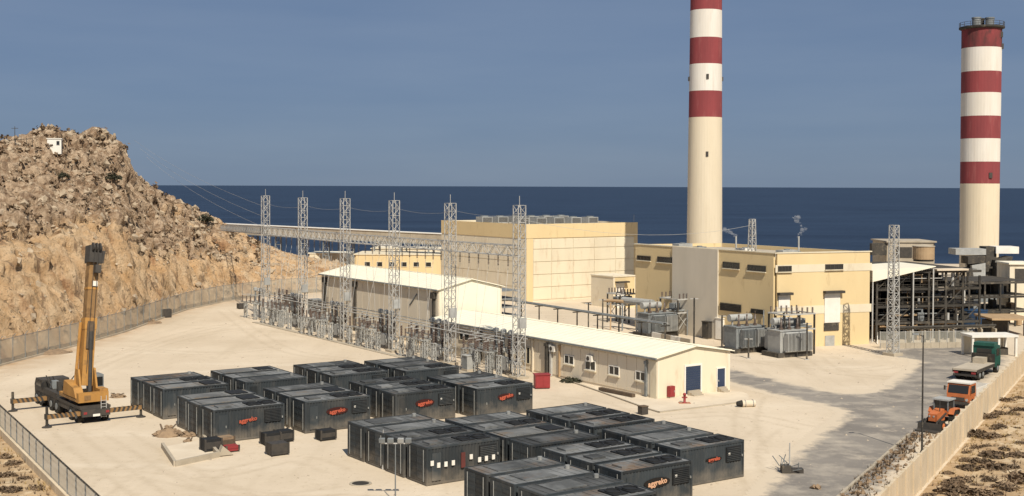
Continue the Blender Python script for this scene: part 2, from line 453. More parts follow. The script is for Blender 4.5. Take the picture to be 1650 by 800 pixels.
class MB:
    def __init__(s):
        s.v, s.f = [], []

    def add(s, vs, fs):
        k = len(s.v)
        s.v += [tuple(p) for p in vs]
        s.f += [tuple(i + k for i in f) for f in fs]
        return s

    def obb(s, o, a, b, c):
        o, a, b, c = Vector(o), Vector(a), Vector(b), Vector(c)
        vs = [o, o + a, o + a + b, o + b, o + c, o + a + c, o + a + b + c, o + b + c]
        fs = [(3, 2, 1, 0), (4, 5, 6, 7), (0, 1, 5, 4), (1, 2, 6, 5), (2, 3, 7, 6), (3, 0, 4, 7)]
        if a.cross(b).dot(c) < 0:
            fs = [tuple(reversed(f)) for f in fs]
        return s.add(vs, fs)

    def box(s, x0, x1, y0, y1, z0, z1):
        return s.obb((x0, y0, z0), (x1 - x0, 0, 0), (0, y1 - y0, 0), (0, 0, z1 - z0))

    def bar(s, p, q, w, h=None, caps=False):
        p, q = Vector(p), Vector(q)
        d = q - p
        if d.length < 1e-6: return s
        x, y = perp(d)
        x *= w / 2; y *= (h or w) / 2
        vs = [p - x - y, p + x - y, p + x + y, p - x + y, q - x - y, q + x - y, q + x + y, q - x + y]
        fs = [(0, 4, 5, 1), (1, 5, 6, 2), (2, 6, 7, 3), (3, 7, 4, 0)]
        if caps: fs += [(0, 1, 2, 3), (7, 6, 5, 4)]
        fs = [tuple(reversed(f)) for f in fs]
        return s.add(vs, fs)

    def cyl(s, p, q, r, r2=None, n=10, caps=True):
        p, q = Vector(p), Vector(q)
        r2 = r if r2 is None else r2
        x, y = perp(q - p)
        vs = []
        for c, rr in ((p, r), (q, r2)):
            for i in range(n):
                t = 2 * math.pi * i / n
                vs.append(c + x * (rr * math.cos(t)) + y * (rr * math.sin(t)))
        fs = [((i + 1) % n, i, n + i, n + (i + 1) % n) for i in range(n)]
        if caps: fs += [tuple(range(n)), tuple(range(2 * n - 1, n - 1, -1))]
        fs = [tuple(reversed(f)) for f in fs]
        return s.add(vs, fs)

    def lathe(s, c, prof, n=24, cap=True):
        c = Vector(c)
        vs = []
        for r, z in prof:
            for i in range(n):
                t = 2 * math.pi * i / n
                vs.append(c + Vector((r * math.cos(t), r * math.sin(t), z)))
        fs = []
        for k in range(len(prof) - 1):
            for i in range(n):
                j = (i + 1) % n
                fs.append((k * n + i, k * n + j, (k + 1) * n + j, (k + 1) * n + i))
        if cap:
            fs.append(tuple(range(n - 1, -1, -1)))
            fs.append(tuple(range((len(prof) - 1) * n, len(prof) * n)))
        return s.add(vs, fs)

    def prism(s, poly, ext):
        """closed polygon swept along ext"""
        ext = Vector(ext); n = len(poly)
        vs = [Vector(p) for p in poly] + [Vector(p) + ext for p in poly]
        fs = [tuple(range(n)), tuple(range(2 * n - 1, n - 1, -1))]
        fs += [((i + 1) % n, i, n + i, n + (i + 1) % n) for i in range(n)]
        return s.add(vs, fs)

    def lattice(s, p, q, w0, w1, nseg, t=0.09, tb=0.05, side=None, legs=True):
        """four legged lattice mast or beam between p and q"""
        p, q = Vector(p), Vector(q)
        if side is None:
            x, y = perp(q - p)
        else:
            x = Vector(side).normalized(); y = x.cross((q - p).normalized())
        def cor(k, i):
            f = i / nseg
            w = (w0 + (w1 - w0) * f) / 2
            sx, sy = ((-1, -1), (1, -1), (1, 1), (-1, 1))[k % 4]
            return p + (q - p) * f + x * (sx * w) + y * (sy * w)
        if legs:
            for k in range(4):
                s.bar(cor(k, 0), cor(k, nseg), t)
        for i in range(nseg):
            for k in range(4):
                a, b = (k, k + 1) if i % 2 else (k + 1, k)
                s.bar(cor(a, i), cor(b, i + 1), tb)
                s.bar(cor(k, i + 1), cor(k + 1, i + 1), tb)
        return s

    def mesh(s, name, parent=None, smooth=False):
        o = origin(parent) if parent is not None else Vector((0, 0, 0))
        me = bpy.data.meshes.new(name)
        me.from_pydata([(a - o.x, b - o.y, c - o.z) for a, b, c in s.v], [], s.f)
        if smooth:
            me.polygons.foreach_set('use_smooth', [True] * len(me.polygons))
        me.update()
        return me

    def build(s, name, material, parent=None, smooth=False, kind=None, label=None):
        return link_mesh(name, s.mesh(name, parent, smooth), material, parent, kind, label)

    def build_thing(s, name, material, label, cat, base, group=None, smooth=False, kind=None):
        """a thing that is one mesh, its origin at base"""
        base = Vector(base)
        me = bpy.data.meshes.new(name)
        me.from_pydata([(a - base.x, b - base.y, c - base.z) for a, b, c in s.v], [], s.f)
        if smooth:
            me.polygons.foreach_set('use_smooth', [True] * len(me.polygons))
        me.update()
        o = link_mesh(name, me, material, None, kind)
        o.location = base
        return tag(o, label, cat, group)


# ------------------------------------------------------------------ numpy noise
def _hash(x, y, z):
    with np.errstate(over='ignore'):
        h = (x.astype(np.int64) * 374761393 + y.astype(np.int64) * 668265263 + z.astype(np.int64) * 2147483647 % 1000003) & 0xFFFFFFFF
        h = ((h ^ (h >> 13)) * 1274126177) & 0xFFFFFFFF
        h = ((h ^ (h >> 16)) * 668265263) & 0xFFFFFFFF
        h = h ^ (h >> 15)
    return (h & 0xFFFF) / 65535.0


def vn(x, y, z=None):
    if z is None: z = np.zeros_like(x)
    xi, yi, zi = np.floor(x), np.floor(y), np.floor(z)
    fx, fy, fz = x - xi, y - yi, z - zi
    fx, fy, fz = (t * t * (3 - 2 * t) for t in (fx, fy, fz))
    r = 0
    for a in (0, 1):
        for b in (0, 1):
            for c in (0, 1):
                w = (fx if a else 1 - fx) * (fy if b else 1 - fy) * (fz if c else 1 - fz)
                r = r + w * _hash(xi + a, yi + b, (zi + c) * 7919)
    return r


def fbm(x, y, z=None, oct=5, ridged=False):
    if z is None: z = np.zeros_like(x)
    r, a, t = 0, 1.0, 0.0
    for k in range(oct):
        s = 2.03 ** k
        q = vn(x * s + 17.3 * k, y * s - 9.1 * k, z * s + 5.7 * k)
        if ridged: q = 1 - np.abs(2 * q - 1)
        r = r + a * q; t += a; a *= 0.52
    return r / t


def worley(x, y, z):
    xi, yi, zi = np.floor(x), np.floor(y), np.floor(z)
    d1 = np.full(x.shape, 9.0); d2 = np.full(x.shape, 9.0); rr_ = np.zeros(x.shape)
    for a in (-1, 0, 1):
        for b in (-1, 0, 1):
            for c in (-1, 0, 1):
                cx, cy, cz = xi + a, yi + b, zi + c
                k = cz * 7919
                dd = (cx + _hash(cx, cy, k) - x) ** 2 + (cy + _hash(cx + 71, cy - 13, k) - y) ** 2 + (cz + _hash(cx - 37, cy + 91, k) - z) ** 2
                m = dd < d1
                d2 = np.where(m, d1, np.minimum(d2, dd)); d1 = np.where(m, dd, d1)
                rr_ = np.where(m, _hash(cx + 5, cy + 3, k + 7919), rr_)
    return np.sqrt(d1), np.sqrt(d2), rr_


def grid_mesh(name, X, Y, Zz, mask, material, attr=None, kind='structure', smooth=True):
    nx, ny = X.shape
    idx = -np.ones(X.shape, dtype=np.int64)
    quad = mask[:-1, :-1] & mask[1:, :-1] & mask[1:, 1:] & mask[:-1, 1:]
    used = np.zeros(X.shape, bool)
    used[:-1, :-1] |= quad; used[1:, :-1] |= quad; used[1:, 1:] |= quad; used[:-1, 1:] |= quad
    idx[used] = np.arange(used.sum())
    vs = np.stack([X[used], Y[used], Zz[used]], 1)
    f = np.stack([idx[:-1, :-1][quad], idx[1:, :-1][quad], idx[1:, 1:][quad], idx[:-1, 1:][quad]], 1)
    me = bpy.data.meshes.new(name)
    me.vertices.add(len(vs)); me.vertices.foreach_set('co', vs.ravel())
    me.loops.add(f.size); me.loops.foreach_set('vertex_index', f.ravel().astype(np.int32))
    me.polygons.add(len(f)); me.polygons.foreach_set('loop_start', np.arange(0, f.size, 4, dtype=np.int32))
    me.polygons.foreach_set('loop_total', np.full(len(f), 4, dtype=np.int32))
    if smooth: me.polygons.foreach_set('use_smooth', np.ones(len(f), bool))
    me.update(calc_edges=True)
    me.validate()
    for an, av in ([] if not attr else [attr] if isinstance(attr, tuple) else attr):
        a = me.attributes.new(an, 'FLOAT', 'POINT')
        a.data.foreach_set('value', av[used].astype(np.float32))
    return link_mesh(name, me, material, None, kind)


# ================================================================== SETTING
# far fence at the foot of the hill, surveyed: (px, py at its foot)
FEN = [(-330, 694), (-160, 638), (0, 590), (60, 574), (130, 556), (200, 536), (260, 514), (300, 500), (360, 487), (420, 479), (470, 474), (530, 471), (640, 469)]
fpx = np.array([p[0] for p in FEN], float)
fY = np.array([G(*p).y for p in FEN])
SIL = [(-330, 236), (-160, 240), (0, 233), (25, 224), (70, 213), (120, 215), (165, 221), (186, 228), (199, 244), (206, 268), (222, 292), (245, 306), (290, 333), (320, 348), (350, 361), (385, 380), (420, 398), (455, 411), (480, 417), (540, 426), (575, 434), (600, 450), (640, 466)]
SILX = np.array([p[0] for p in SIL], float); SILY = np.array([p[1] for p in SIL], float)
CR = [(-330, 52), (0, 52), (150, 50), (200, 46), (300, 40), (420, 28), (540, 16), (640, 10)]
CRX = np.array([p[0] for p in CR], float); CRD = np.array([p[1] for p in CR], float)


def hill_height(X, Y):
    px = 825 + 2000 * X / Y
    px = px + 7 * (fbm(X * 0.12, Y * 0.12, oct=3) - 0.5)
    yf = np.interp(px, fpx, fY)
    dc = np.interp(px, CRX, CRD)
    hc = CAMH + (300 - np.interp(px, SILX, SILY)) / 2000 * (yf + dc)
    d = Y - yf - 1.2
    t = d / dc
    big = fbm(X * 0.045 + 3, Y * 0.045, oct=4) - 0.5
    tt = np.clip(t + 0.10 * big, 0, None)
    prof = np.interp(tt, [0, 0.03, 0.09, 0.22, 0.30, 0.45, 0.62, 0.75, 0.9, 1.0, 1.25, 1.8, 2.6, 3.2], [0, 0.02, 0.10, 0.38, 0.46, 0.55, 0.68, 0.80, 0.93, 1.0, 0.98, 0.80, 0.30, -0.6])
    h = hc * prof
    amp = np.clip(tt * 8, 0, 1) * np.clip(hc / 16, 0.25, 1)
    h = h + amp * 2.6 * (fbm(X * 0.14, Y * 0.14, oct=5, ridged=True) - 0.62) * np.where(tt > 0.85, np.interp(tt, [0.85, 1.1], [1, 0.55]), 1)
    return h, d, tt, hc, amp


gx = np.arange(-150, 8, 0.42); gy = np.arange(128, 345, 0.42)
X, Y = np.meshgrid(gx, gy, indexing='ij')
h, d, tt, hc, amp = hill_height(X, Y)
# ledges, blocks and fissures: push the surface about along its own normal
hx_, hy_ = np.gradient(h, 0.42)
ln = np.sqrt(hx_ ** 2 + hy_ ** 2 + 1)
NX, NY, NZ = -hx_ / ln, -hy_ / ln, 1 / ln
wx = X + 1.2 * (fbm(X * .4, Y * .4, oct=2) - .5); wy = Y + 1.2 * (fbm(X * .4 + 9, Y * .4, oct=2) - .5)
n1 = fbm(X * 0.35, Y * 0.35, h * 0.55, oct=4, ridged=True) - 0.6
n3 = fbm(X * 0.5 + 9, Y * 0.5 + 31, h * 0.12, oct=3, ridged=True) - 0.6
f1, f2, r1 = worley(wx / 4.2, wy / 4.2, h / 2.6)
g1, g2, q1 = worley(wx / 1.7 + 30, wy / 1.7, h / 1.2)
steep = np.interp(tt, [0.02, 0.1, 0.28, 0.42, 0.7, 1.1], [0.12, 0.55, 0.6, 1.05, 0.9, 0.7]) * np.clip(hc / 14, 0.3, 1) * np.clip(tt * 10, 0, 1)
disp = (1.9 * (r1 - 0.5) - 0.9 * np.clip(1 - (f2 - f1) / 0.16, 0, 1) + 0.85 * (q1 - 0.5) - 0.45 * np.clip(1 - (g2 - g1) / 0.2, 0, 1) + 1.5 * n1 + np.interp(tt, [0.25, 0.45], [4.2, 1.0]) * n3) * steep
Xh, Yh, Zh = X + NX * disp, Y + NY * disp, h + NZ * disp
och = np.interp(tt + 0.12 * (n1 + n3), [0.0, 0.28, 0.42, 0.62], [1.0, 0.85, 0.45, 0.0])
pxg = 825 + 2000 * X / Y
och = np.maximum(och, np.interp(pxg, [180, 330, 430], [0, 0.35, 0.95]))
mask = (d > -1.0) & (tt < 3.2) & (pxg < 650) & (X < 4)
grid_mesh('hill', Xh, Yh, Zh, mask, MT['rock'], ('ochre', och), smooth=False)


_hm = mask & (np.abs(Yh) > 1)
HVX, HVY, HVZ = Xh[_hm], Yh[_hm], Zh[_hm]
_rel = np.stack([HVX, HVY, HVZ - CAMH], 1)
_dz = _rel @ np.array(_F)
HPX = PPX + FOC * (_rel @ np.array(_R)) / _dz
HPY = PPY - FOC * (_rel @ np.array(_U)) / _dz
HTT = tt[_hm]


def hill_hit(px, py):
    near = np.flatnonzero((np.abs(HPX - px) < 2.5) & (np.abs(HPY - py) < 3.5))
    if len(near) == 0: near = np.array([np.argmin((HPX - px) ** 2 + (HPY - py) ** 2)])
    k = near[np.argmin(HVY[near])]
    return Vector((HVX[k], HVY[k], HVZ[k]))


def hill_z(x, y):
    a, b = np.array([[x]], float), np.array([[y]], float)
    return float(hill_height(a, b)[0][0, 0])


# yard ground with the shore cliff behind it
gx = np.arange(-300, 330, 1.5); gy = np.arange(8, 345, 1.5)
X, Y = np.meshgrid(gx, gy, indexing='ij')
px = 825 + 2000 * X / Y
dfen = np.interp(px, fpx, fY) - Y
soil = np.where(px < 660, np.interp(dfen, [-2, 0.5, 4, 12], [1.0, 1.0, 0.55, 0.0]), 0) * np.interp(px, [0, 200, 420, 640], [1.0, 0.9, 0.6, 0.3])
Zg = np.where(Y > 334, -18.0 * np.clip((Y - 334) / 8, 0, 1), 0.0)
grid_mesh('ground', X, Y, Zg, np.ones(X.shape, bool), MT['ground'], ('soil', soil), smooth=False)

# the gravel yard laid over it, with wheel tracks
def catmull(P, n=10):
    out = []
    for i in range(len(P) - 1):
        p0, p1, p2, p3 = P[max(0, i - 1)], P[i], P[i + 1], P[min(len(P) - 1, i + 2)]
        for k in range(n):
            t = k / n
            out.append(0.5 * ((2 * p1) + (p2 - p0) * t + (2 * p0 - 5 * p1 + 4 * p2 - p3) * t * t + (3 * p1 - p0 - 3 * p2 + p3) * t ** 3))
    out.append(P[-1]); return out


gx = np.arange(-74, 62, 0.32); gy = np.arange(66, 232, 0.32)
X, Y = np.meshgrid(gx, gy, indexing='ij')
px = 825 + 2000 * X / Y
dfen = np.interp(px, fpx, fY) - Y
soil = np.where(px < 660, np.interp(dfen, [-2, 0.5, 4, 12], [1.0, 1.0, 0.55, 0.0]), 0) * np.interp(px, [0, 200, 420, 640], [1.0, 0.9, 0.6, 0.3])
track = np.zeros(X.shape)
TR = [[(30, 640), (150, 590), (300, 545), (420, 530), (520, 548)], [(40, 655), (190, 575), (330, 530), (440, 520)], [(150, 800), (230, 745), (340, 765), (470, 740), (545, 760)], [(120, 760), (260, 770), (420, 800), (560, 790)],
      [(190, 700), (330, 780), (500, 840)], [(60, 640), (120, 710), (230, 790), (320, 860)], [(1240, 690), (1200, 730), (1230, 800), (1220, 850)], [(880, 640), (960, 650), (1040, 672), (1180, 668), (1300, 690)],
      [(1215, 640), (1200, 680), (1215, 730)], [(1190, 580), (1280, 590), (1380, 596), (1440, 590)], [(1310, 575), (1350, 600), (1440, 610)], [(360, 500), (450, 560), (560, 580)], [(200, 560), (330, 570), (450, 560)]]
for tr_ in TR:
    C_ = catmull([G(*p) for p in tr_], 9)
    for a_, b_ in zip(C_[:-1], C_[1:]):
        L2_ = (b_.x - a_.x) ** 2 + (b_.y - a_.y) ** 2 + 1e-9
        x0, x1, y0, y1 = min(a_.x, b_.x) - 2.4, max(a_.x, b_.x) + 2.4, min(a_.y, b_.y) - 2.4, max(a_.y, b_.y) + 2.4
        i0, i1 = np.searchsorted(gx, [x0, x1]); j0, j1 = np.searchsorted(gy, [y0, y1])
        if i1 <= i0 or j1 <= j0: continue
        xs_, ys_ = X[i0:i1, j0:j1], Y[i0:i1, j0:j1]
        t_ = ((xs_ - a_.x) * (b_.x - a_.x) + (ys_ - a_.y) * (b_.y - a_.y)) / L2_
        dd = np.abs(np.abs((xs_ - a_.x) * (b_.y - a_.y) - (ys_ - a_.y) * (b_.x - a_.x)) / math.sqrt(L2_) - 0.95)
        v_ = np.where((t_ > -.05) & (t_ < 1.05), np.clip(1 - dd / 0.42, 0, 1), 0)
        track[i0:i1, j0:j1] = np.maximum(track[i0:i1, j0:j1], v_)
yd = 0.004 + 0 * X
grid_mesh('gravel_yard', X, Y, yd, (dfen > 1.0) | (px > 660), MT['ground'], [('soil', soil), ('track', track)], smooth=False)
# loose stones lying about the yard
b = MB()
for i in range(2600):
    y = random.uniform(76, 215); x = random.uniform(-62, 50)
    if not (0 < 825 + 2000 * x / y < 1560): continue
    r = 0.04 + 0.13 * random.random() ** 5
    t = random.uniform(0, 6.28); c_, s_ = math.cos(t) * r, math.sin(t) * r
    b.add([(x + c_, y + s_, 0.004), (x - s_, y + c_, 0.004), (x - c_, y - s_, 0.004), (x + s_, y - c_, 0.004), (x + s_ * .3, y + c_ * .2, r * .8)], [(0, 1, 4), (1, 2, 4), (2, 3, 4), (3, 0, 4)])
b.build('yard_stones', MT['pebble'], None, kind='stuff')

# sea, out to the horizon
b = MB()
ring = [300, 600, 1500, 5000, 20000, 90000]
xs = [-90000, -20000, -4000, -1000, -300, 0, 300, 1000, 4000, 20000, 90000]
for i in range(len(ring) - 1):
    for j in range(len(xs) - 1):
        k = len(b.v)
        b.v += [(xs[j], ring[i], -14), (xs[j + 1], ring[i], -14), (xs[j + 1], ring[i + 1], -14), (xs[j], ring[i + 1], -14)]
        b.f.append((k, k + 1, k + 2, k + 3))
b.build('sea', MT['sea'], None, kind='structure')


def smooth_poly(pts, n=8, jit=0.0):
    """closed outline through surveyed pixel points, on the ground"""
    P = [G(*p) for p in pts]
    out = []
    m = len(P)
    for i in range(m):
        p0, p1, p2, p3 = P[i - 1], P[i], P[(i + 1) % m], P[(i + 2) % m]
        for k in range(n):
            t = k / n
            q = 0.5 * ((2 * p1) + (p2 - p0) * t + (2 * p0 - 5 * p1 + 4 * p2 - p3) * t * t + (3 * p1 - p0 - 3 * p2 + p3) * t ** 3)
            if jit:
                q = q + Vector((random.uniform(-jit, jit), random.uniform(-jit, jit), 0))
            out.append(q)
    return out


def sheet(name, pts, z, material, n=8, jit=0.0, kind='structure'):
    P = smooth_poly(pts, n, jit)
    me = bpy.data.meshes.new(name)
    me.from_pydata([(p.x, p.y, z) for p in P], [], [tuple(range(len(P)))])
    import bmesh
    bm = bmesh.new(); bm.from_mesh(me); bmesh.ops.triangulate(bm, faces=bm.faces[:]); bm.to_mesh(me); bm.free()
    if len(me.polygons) and me.polygons[0].normal.z < 0: me.flip_normals()
    return link_mesh(name, me, material, None, kind)


ROADP = [(1168, 594), (1215, 604), (1280, 620), (1350, 634), (1410, 633), (1436, 620), (1468, 598), (1480, 584), (1462, 578), (1428, 574), (1400, 566), (1500, 559), (1600, 560), (1622, 580),
         (1590, 612), (1552, 648), (1500, 692), (1462, 730), (1412, 794), (1372, 860), (1175, 870), (1222, 806), (1274, 746), (1328, 698), (1366, 668), (1346, 657), (1296, 646), (1226, 629), (1166, 611)]
RP = smooth_poly(ROADP, 5)
rx = np.array([p.x for p in RP]); ry = np.array([p.y for p in RP])
gx = np.arange(10, 70, 0.3); gy = np.arange(68, 162, 0.3)
X, Y = np.meshgrid(gx, gy, indexing='ij')
ins = np.zeros(X.shape, bool); dist = np.full(X.shape, 99.0)
for i in range(len(RP)):
    x0, y0, x1, y1 = rx[i - 1], ry[i - 1], rx[i], ry[i]
    c_ = ((y0 > Y) != (y1 > Y)) & (X < (x1 - x0) * (Y - y0) / (y1 - y0 + 1e-9) + x0)
    ins ^= c_
    L2_ = (x1 - x0) ** 2 + (y1 - y0) ** 2 + 1e-9
    t_ = np.clip(((X - x0) * (x1 - x0) + (Y - y0) * (y1 - y0)) / L2_, 0, 1)
    dist = np.minimum(dist, np.hypot(X - x0 - t_ * (x1 - x0), Y - y0 - t_ * (y1 - y0)))
sd_ = np.where(ins, dist, -dist)
grid_mesh('road', X, Y, np.full(X.shape, 0.010), sd_ > -1.3, MT['asphalt'], ('edge', np.clip(sd_ / 2.2 + 0.5, 0, 1)), smooth=False)
sheet('pavement', [(905, 606), (960, 628), (1040, 657), (1062, 664), (1130, 656), (1200, 647), (1196, 632), (1120, 634), (1062, 644), (1000, 628), (940, 612)], 0.012, MT['pave'], 4)
# kerb on the outer edge of the pavement
b = MB()
for p, q in (((896, 607), (960, 629)), ((960, 629), (1044, 659)), ((1044, 659), (1062, 664.5)), ((1062, 664.5), (1130, 656.5)), ((1130, 656.5), (1202, 647.5))):
    b.bar(G(*p, 0.06), G(*q, 0.06), 0.16, 0.13)
b.build('kerb', MT['concrete'], None, kind='structure')

# ---- right concrete wall and left fence lines (we stand outside both)
RW0, RWd = Vector((27.0, 82.0, 0)), Vector((24.8, 45.7, 0)).normalized()
RWn = Vector((RWd.y, -RWd.x, 0))
LF0, LFd = G(104, 785, 0.75), (G(15, 697, 0.75) - G(104, 785, 0.75)).normalized()
LF0.z = 0
LFn = Vector((-LFd.y, LFd.x, 0))
if LFn.x > 0: LFn = -LFn


def slope(name, P0, dr, nr, s0, s1, d1, rise, seed):
    s = np.arange(s0, s1, 0.4); dd = np.concatenate([np.arange(0, d1, 0.4)])
    S, D = np.meshgrid(s, dd, indexing='ij')
    X = P0.x + dr.x * S + nr.x * (D + 0.12); Y = P0.y + dr.y * S + nr.y * (D + 0.12)
    k = np.clip(D / 2.0, 0.12, 1)
    Zs = 0.03 + rise(D) + k * (0.9 * (fbm(X * 0.22 + seed, Y * 0.22, oct=5) - 0.45) + 0.35 * (fbm(X * 0.8, Y * 0.8 + seed, oct=3) - 0.5))
    Zs = np.maximum(Zs, 0.03)
    o = grid_mesh(name, X, Y, Zs, np.ones(S.shape, bool), MT['slope'])
    return S, D, X, Y, Zs


SR = slope('right_slope', RW0, RWd, RWn, -32, 75, 34, lambda D: 0.05 * D, 3.0)
SL = slope('left_slope', LF0, LFd, LFn, -34, 60, 26, lambda D: 0.05 * D, 8.0)


def slope_z(SS, x, y):
    S, D, X, Y, Zs = SS
    k = np.argmin((X - x) ** 2 + (Y - y) ** 2)
    return float(Zs.ravel()[k])


# ---- shrubs and dry grass
def shrub_mesh(name, n, r, h, seed, leaf=0.16):
    rs = random.Random(seed)
    b = MB()
    for i in range(7):
        t = rs.uniform(0, 6.28); q = Vector((math.cos(t) * r * 0.7, math.sin(t) * r * 0.7, h * rs.uniform(0.5, 0.9)))
        b.bar((0, 0, -0.1), q, 0.025)
    for i in range(n):
        t = rs.uniform(0, 6.28); rr = r * math.sqrt(rs.random()); top = h * (1 - 0.75 * (rr / r) ** 2) * rs.uniform(0.55, 1.1)
        c = Vector((math.cos(t) * rr, math.sin(t) * rr, max(0.02, top * rs.uniform(0.25, 1.0))))
        a = Vector((rs.uniform(-1, 1), rs.uniform(-1, 1), rs.uniform(-.6, 1))).normalized() * leaf * rs.uniform(0.6, 1.5)
        e = Vector((rs.uniform(-1, 1), rs.uniform(-1, 1), rs.uniform(-1, 1))).normalized() * leaf * rs.uniform(0.4, 0.9)
        b.add([c - a - e * 0.4, c + a * 0.2 - e, c + a, c + e], [(0, 1, 2, 3)])
    return b.mesh(name)


SHR = [shrub_mesh('dry_shrub', 170, 0.75, 0.6, k, 0.15) for k in range(3)]
for m_ in SHR: m_.materials.append(MT['shrub'])
spots = [(1570, 695), (1598, 701), (1622, 640), (1632, 664), (1642, 636), (1560, 738), (1582, 742), (1602, 732), (1618, 722), (1640, 733), (1548, 770), (1586, 765), (1596, 772), (1560, 724), (1630, 752),
         (1645, 712), (1500, 793), (1528, 757), (1610, 690), (1594, 668), (1575, 718), (1620, 789), (1540, 792), (1648, 772), (1638, 690), (1585, 796), (1535, 775), (1512, 786), (1566, 752), (1606, 752), (1626, 700), (1612, 664), (1644, 658), (1590, 718), (1634, 775), (1605, 796), (1575, 782), (1552, 748)]
for i, (x, y) in enumerate(spots):
    p = G(x, y, 0.4)
    o = bpy.data.objects.new('dry_shrub', SHR[i % 3]); COL.objects.link(o)
    k = random.choice([random.uniform(0.35, 0.6), random.uniform(0.5, 0.9), random.uniform(0.9, 1.35)])
    o.location = (p.x, p.y, slope_z(SR, p.x, p.y) - 0.03); o.rotation_euler = (0, 0, random.uniform(0, 6.28)); o.scale = (k * 1.2, k * 1.2, k * 0.8)
    tag(o, 'low brown dry shrub on the sandy slope outside the concrete panel wall', 'shrub', 'dry shrubs on the right slope')
for i, (x, y) in enumerate([(6, 735), (22, 742), (10, 764), (38, 768), (20, 790), (56, 786), (5, 790)]):
    p = G(x, y, 0.3)
    o = bpy.data.objects.new('dry_shrub', SHR[i % 3]); COL.objects.link(o)
    k = random.uniform(0.6, 1.0)
    o.location = (p.x, p.y, slope_z(SL, p.x, p.y) - 0.03); o.rotation_euler = (0, 0, random.uniform(0, 6.28)); o.scale = (k, k, k * 0.7)
    tag(o, 'low dark dry shrub on the grassy bank outside the chain link fence', 'shrub', 'dry shrubs on the left bank')


def tufts(name, SS, n, hh, dmax):
    S, D, X, Y, Zs = SS
    b = MB()
    ok = np.flatnonzero((D.ravel() < dmax) & (D.ravel() > 0.3))
    dens = fbm(X * 0.3 + 50, Y * 0.3, oct=3).ravel()
    ok = ok[dens[ok] > (0.52 if name == 'dry_grass' else 0.4)] if name == 'dry_grass' else ok[dens[ok] < 0.47]
    for k in rng.choice(ok, n):
        c = Vector((X.ravel()[k] + random.uniform(-.3, .3), Y.ravel()[k] + random.uniform(-.3, .3), Zs.ravel()[k] - 0.03))
        for j in range(5):
            t = random.uniform(0, 6.28); e = Vector((math.cos(t), math.sin(t), 0))
            tip = c + e * random.uniform(0.05, 0.25) + Z * hh * random.uniform(0.5, 1.2)
            w = Vector((-e.y, e.x, 0)) * 0.03
            b.add([c - w, c + w, tip], [(0, 1, 2)])
    b.build(name, MT['straw'], None, kind='stuff')


tufts('dry_grass', SL, 3200, 0.38, 20)
tufts('dry_grass', SR, 3600, 0.25, 24)
MT_W = MT['straw']; MT['straw'] = MT['shrub']
tufts('dry_weeds', SR, 2600, 0.32, 24)
tufts('dry_weeds', SL, 2000, 0.3, 20)
MT['straw'] = MT_W

# boulders and scrub over the hill, too many to count
b = MB()
ic = [Vector(v).normalized() for v in ((1, 0, .2), (-1, .1, 0), (.1, 1, 0), (0, -1, .1), (.1, 0, 1), (0, .1, -1), (.7, .7, .5), (-.7, -.6, .6))]
icf = [(0, 6, 4), (6, 2, 4), (2, 1, 4), (1, 7, 4), (7, 3, 4), (3, 0, 4), (0, 2, 6), (1, 3, 7), (0, 5, 2), (2, 5, 1), (1, 5, 3), (3, 5, 0)]
pick = np.flatnonzero((HPX > -60) & (HPX < 560) & (HTT > 0.03) & (HTT < 1.25))
for k in rng.choice(pick, 2600):
    if HTT[k] < 0.36 and random.random() < .8: continue
    x, y, z = float(HVX[k]), float(HVY[k]), float(HVZ[k])
    r = 0.2 + 0.6 * random.random() ** 3
    z -= 0.3 * r
    rot = Matrix.Rotation(random.uniform(0, 6.28), 3, 'Z') @ Matrix.Rotation(random.uniform(0, 3.1), 3, 'X')
    b.add([Vector((x, y, z)) + rot @ Vector((v.x * r * random.uniform(.7, 1.2), v.y * r * random.uniform(.7, 1.2), v.z * r * random.uniform(.7, 1.1))) for v in ic], icf)
b.build('hill_boulders', MT['boulder'], None, kind='stuff')
b = MB()
pick = np.flatnonzero((HPX > -60) & (HPX < 420) & (HTT > 0.30) & (HTT < 1.1))
for k in rng.choice(pick, 520):
    x, y, z = float(HVX[k]), float(HVY[k]), float(HVZ[k])
    r = random.uniform(0.3, 0.8)
    for j in range(14):
        c = Vector((x, y, z)) + Vector((random.gauss(0, r * .5), random.gauss(0, r * .5), abs(random.gauss(0, r * .4))))
        a = Vector((random.uniform(-1, 1), random.uniform(-1, 1), random.uniform(-.5, 1))) * 0.3; e = Vector((random.uniform(-1, 1), random.uniform(-1, 1), random.uniform(-1, 1))) * 0.25
        b.add([c - a, c - e, c + a, c + e], [(0, 1, 2, 3)])
b.build('hill_scrub', MT['shrub'], None, kind='stuff')
big = shrub_mesh('hill_shrub', 260, 1.7, 1.8, 77, 0.33); big.materials.append(MT['greenshrub'])
for (x, y, Yy, k, lab) in ((118, 233, 197, 0.85, 'dark round shrub near the hilltop just right of the white hut'), (184, 283, 200, 0.85, 'dark shrub on the steep shoulder of the rocky hill'),
                           (331, 352, 246, 1.1, 'dark bush on the hill edge standing against the sea'), (100, 276, 180, 0.6, 'small dark shrub half way up the upper hillside below the white hut')):
    q = hill_hit(x, y + 5)
    o = bpy.data.objects.new('hill_shrub', big); COL.objects.link(o)
    o.location = (q.x, q.y, q.z - 0.2); o.scale = (k, k, k * 0.9); o.rotation_euler = (0, 0, x)
    tag(o, lab, 'shrub', 'dark shrubs on the rocky hill')



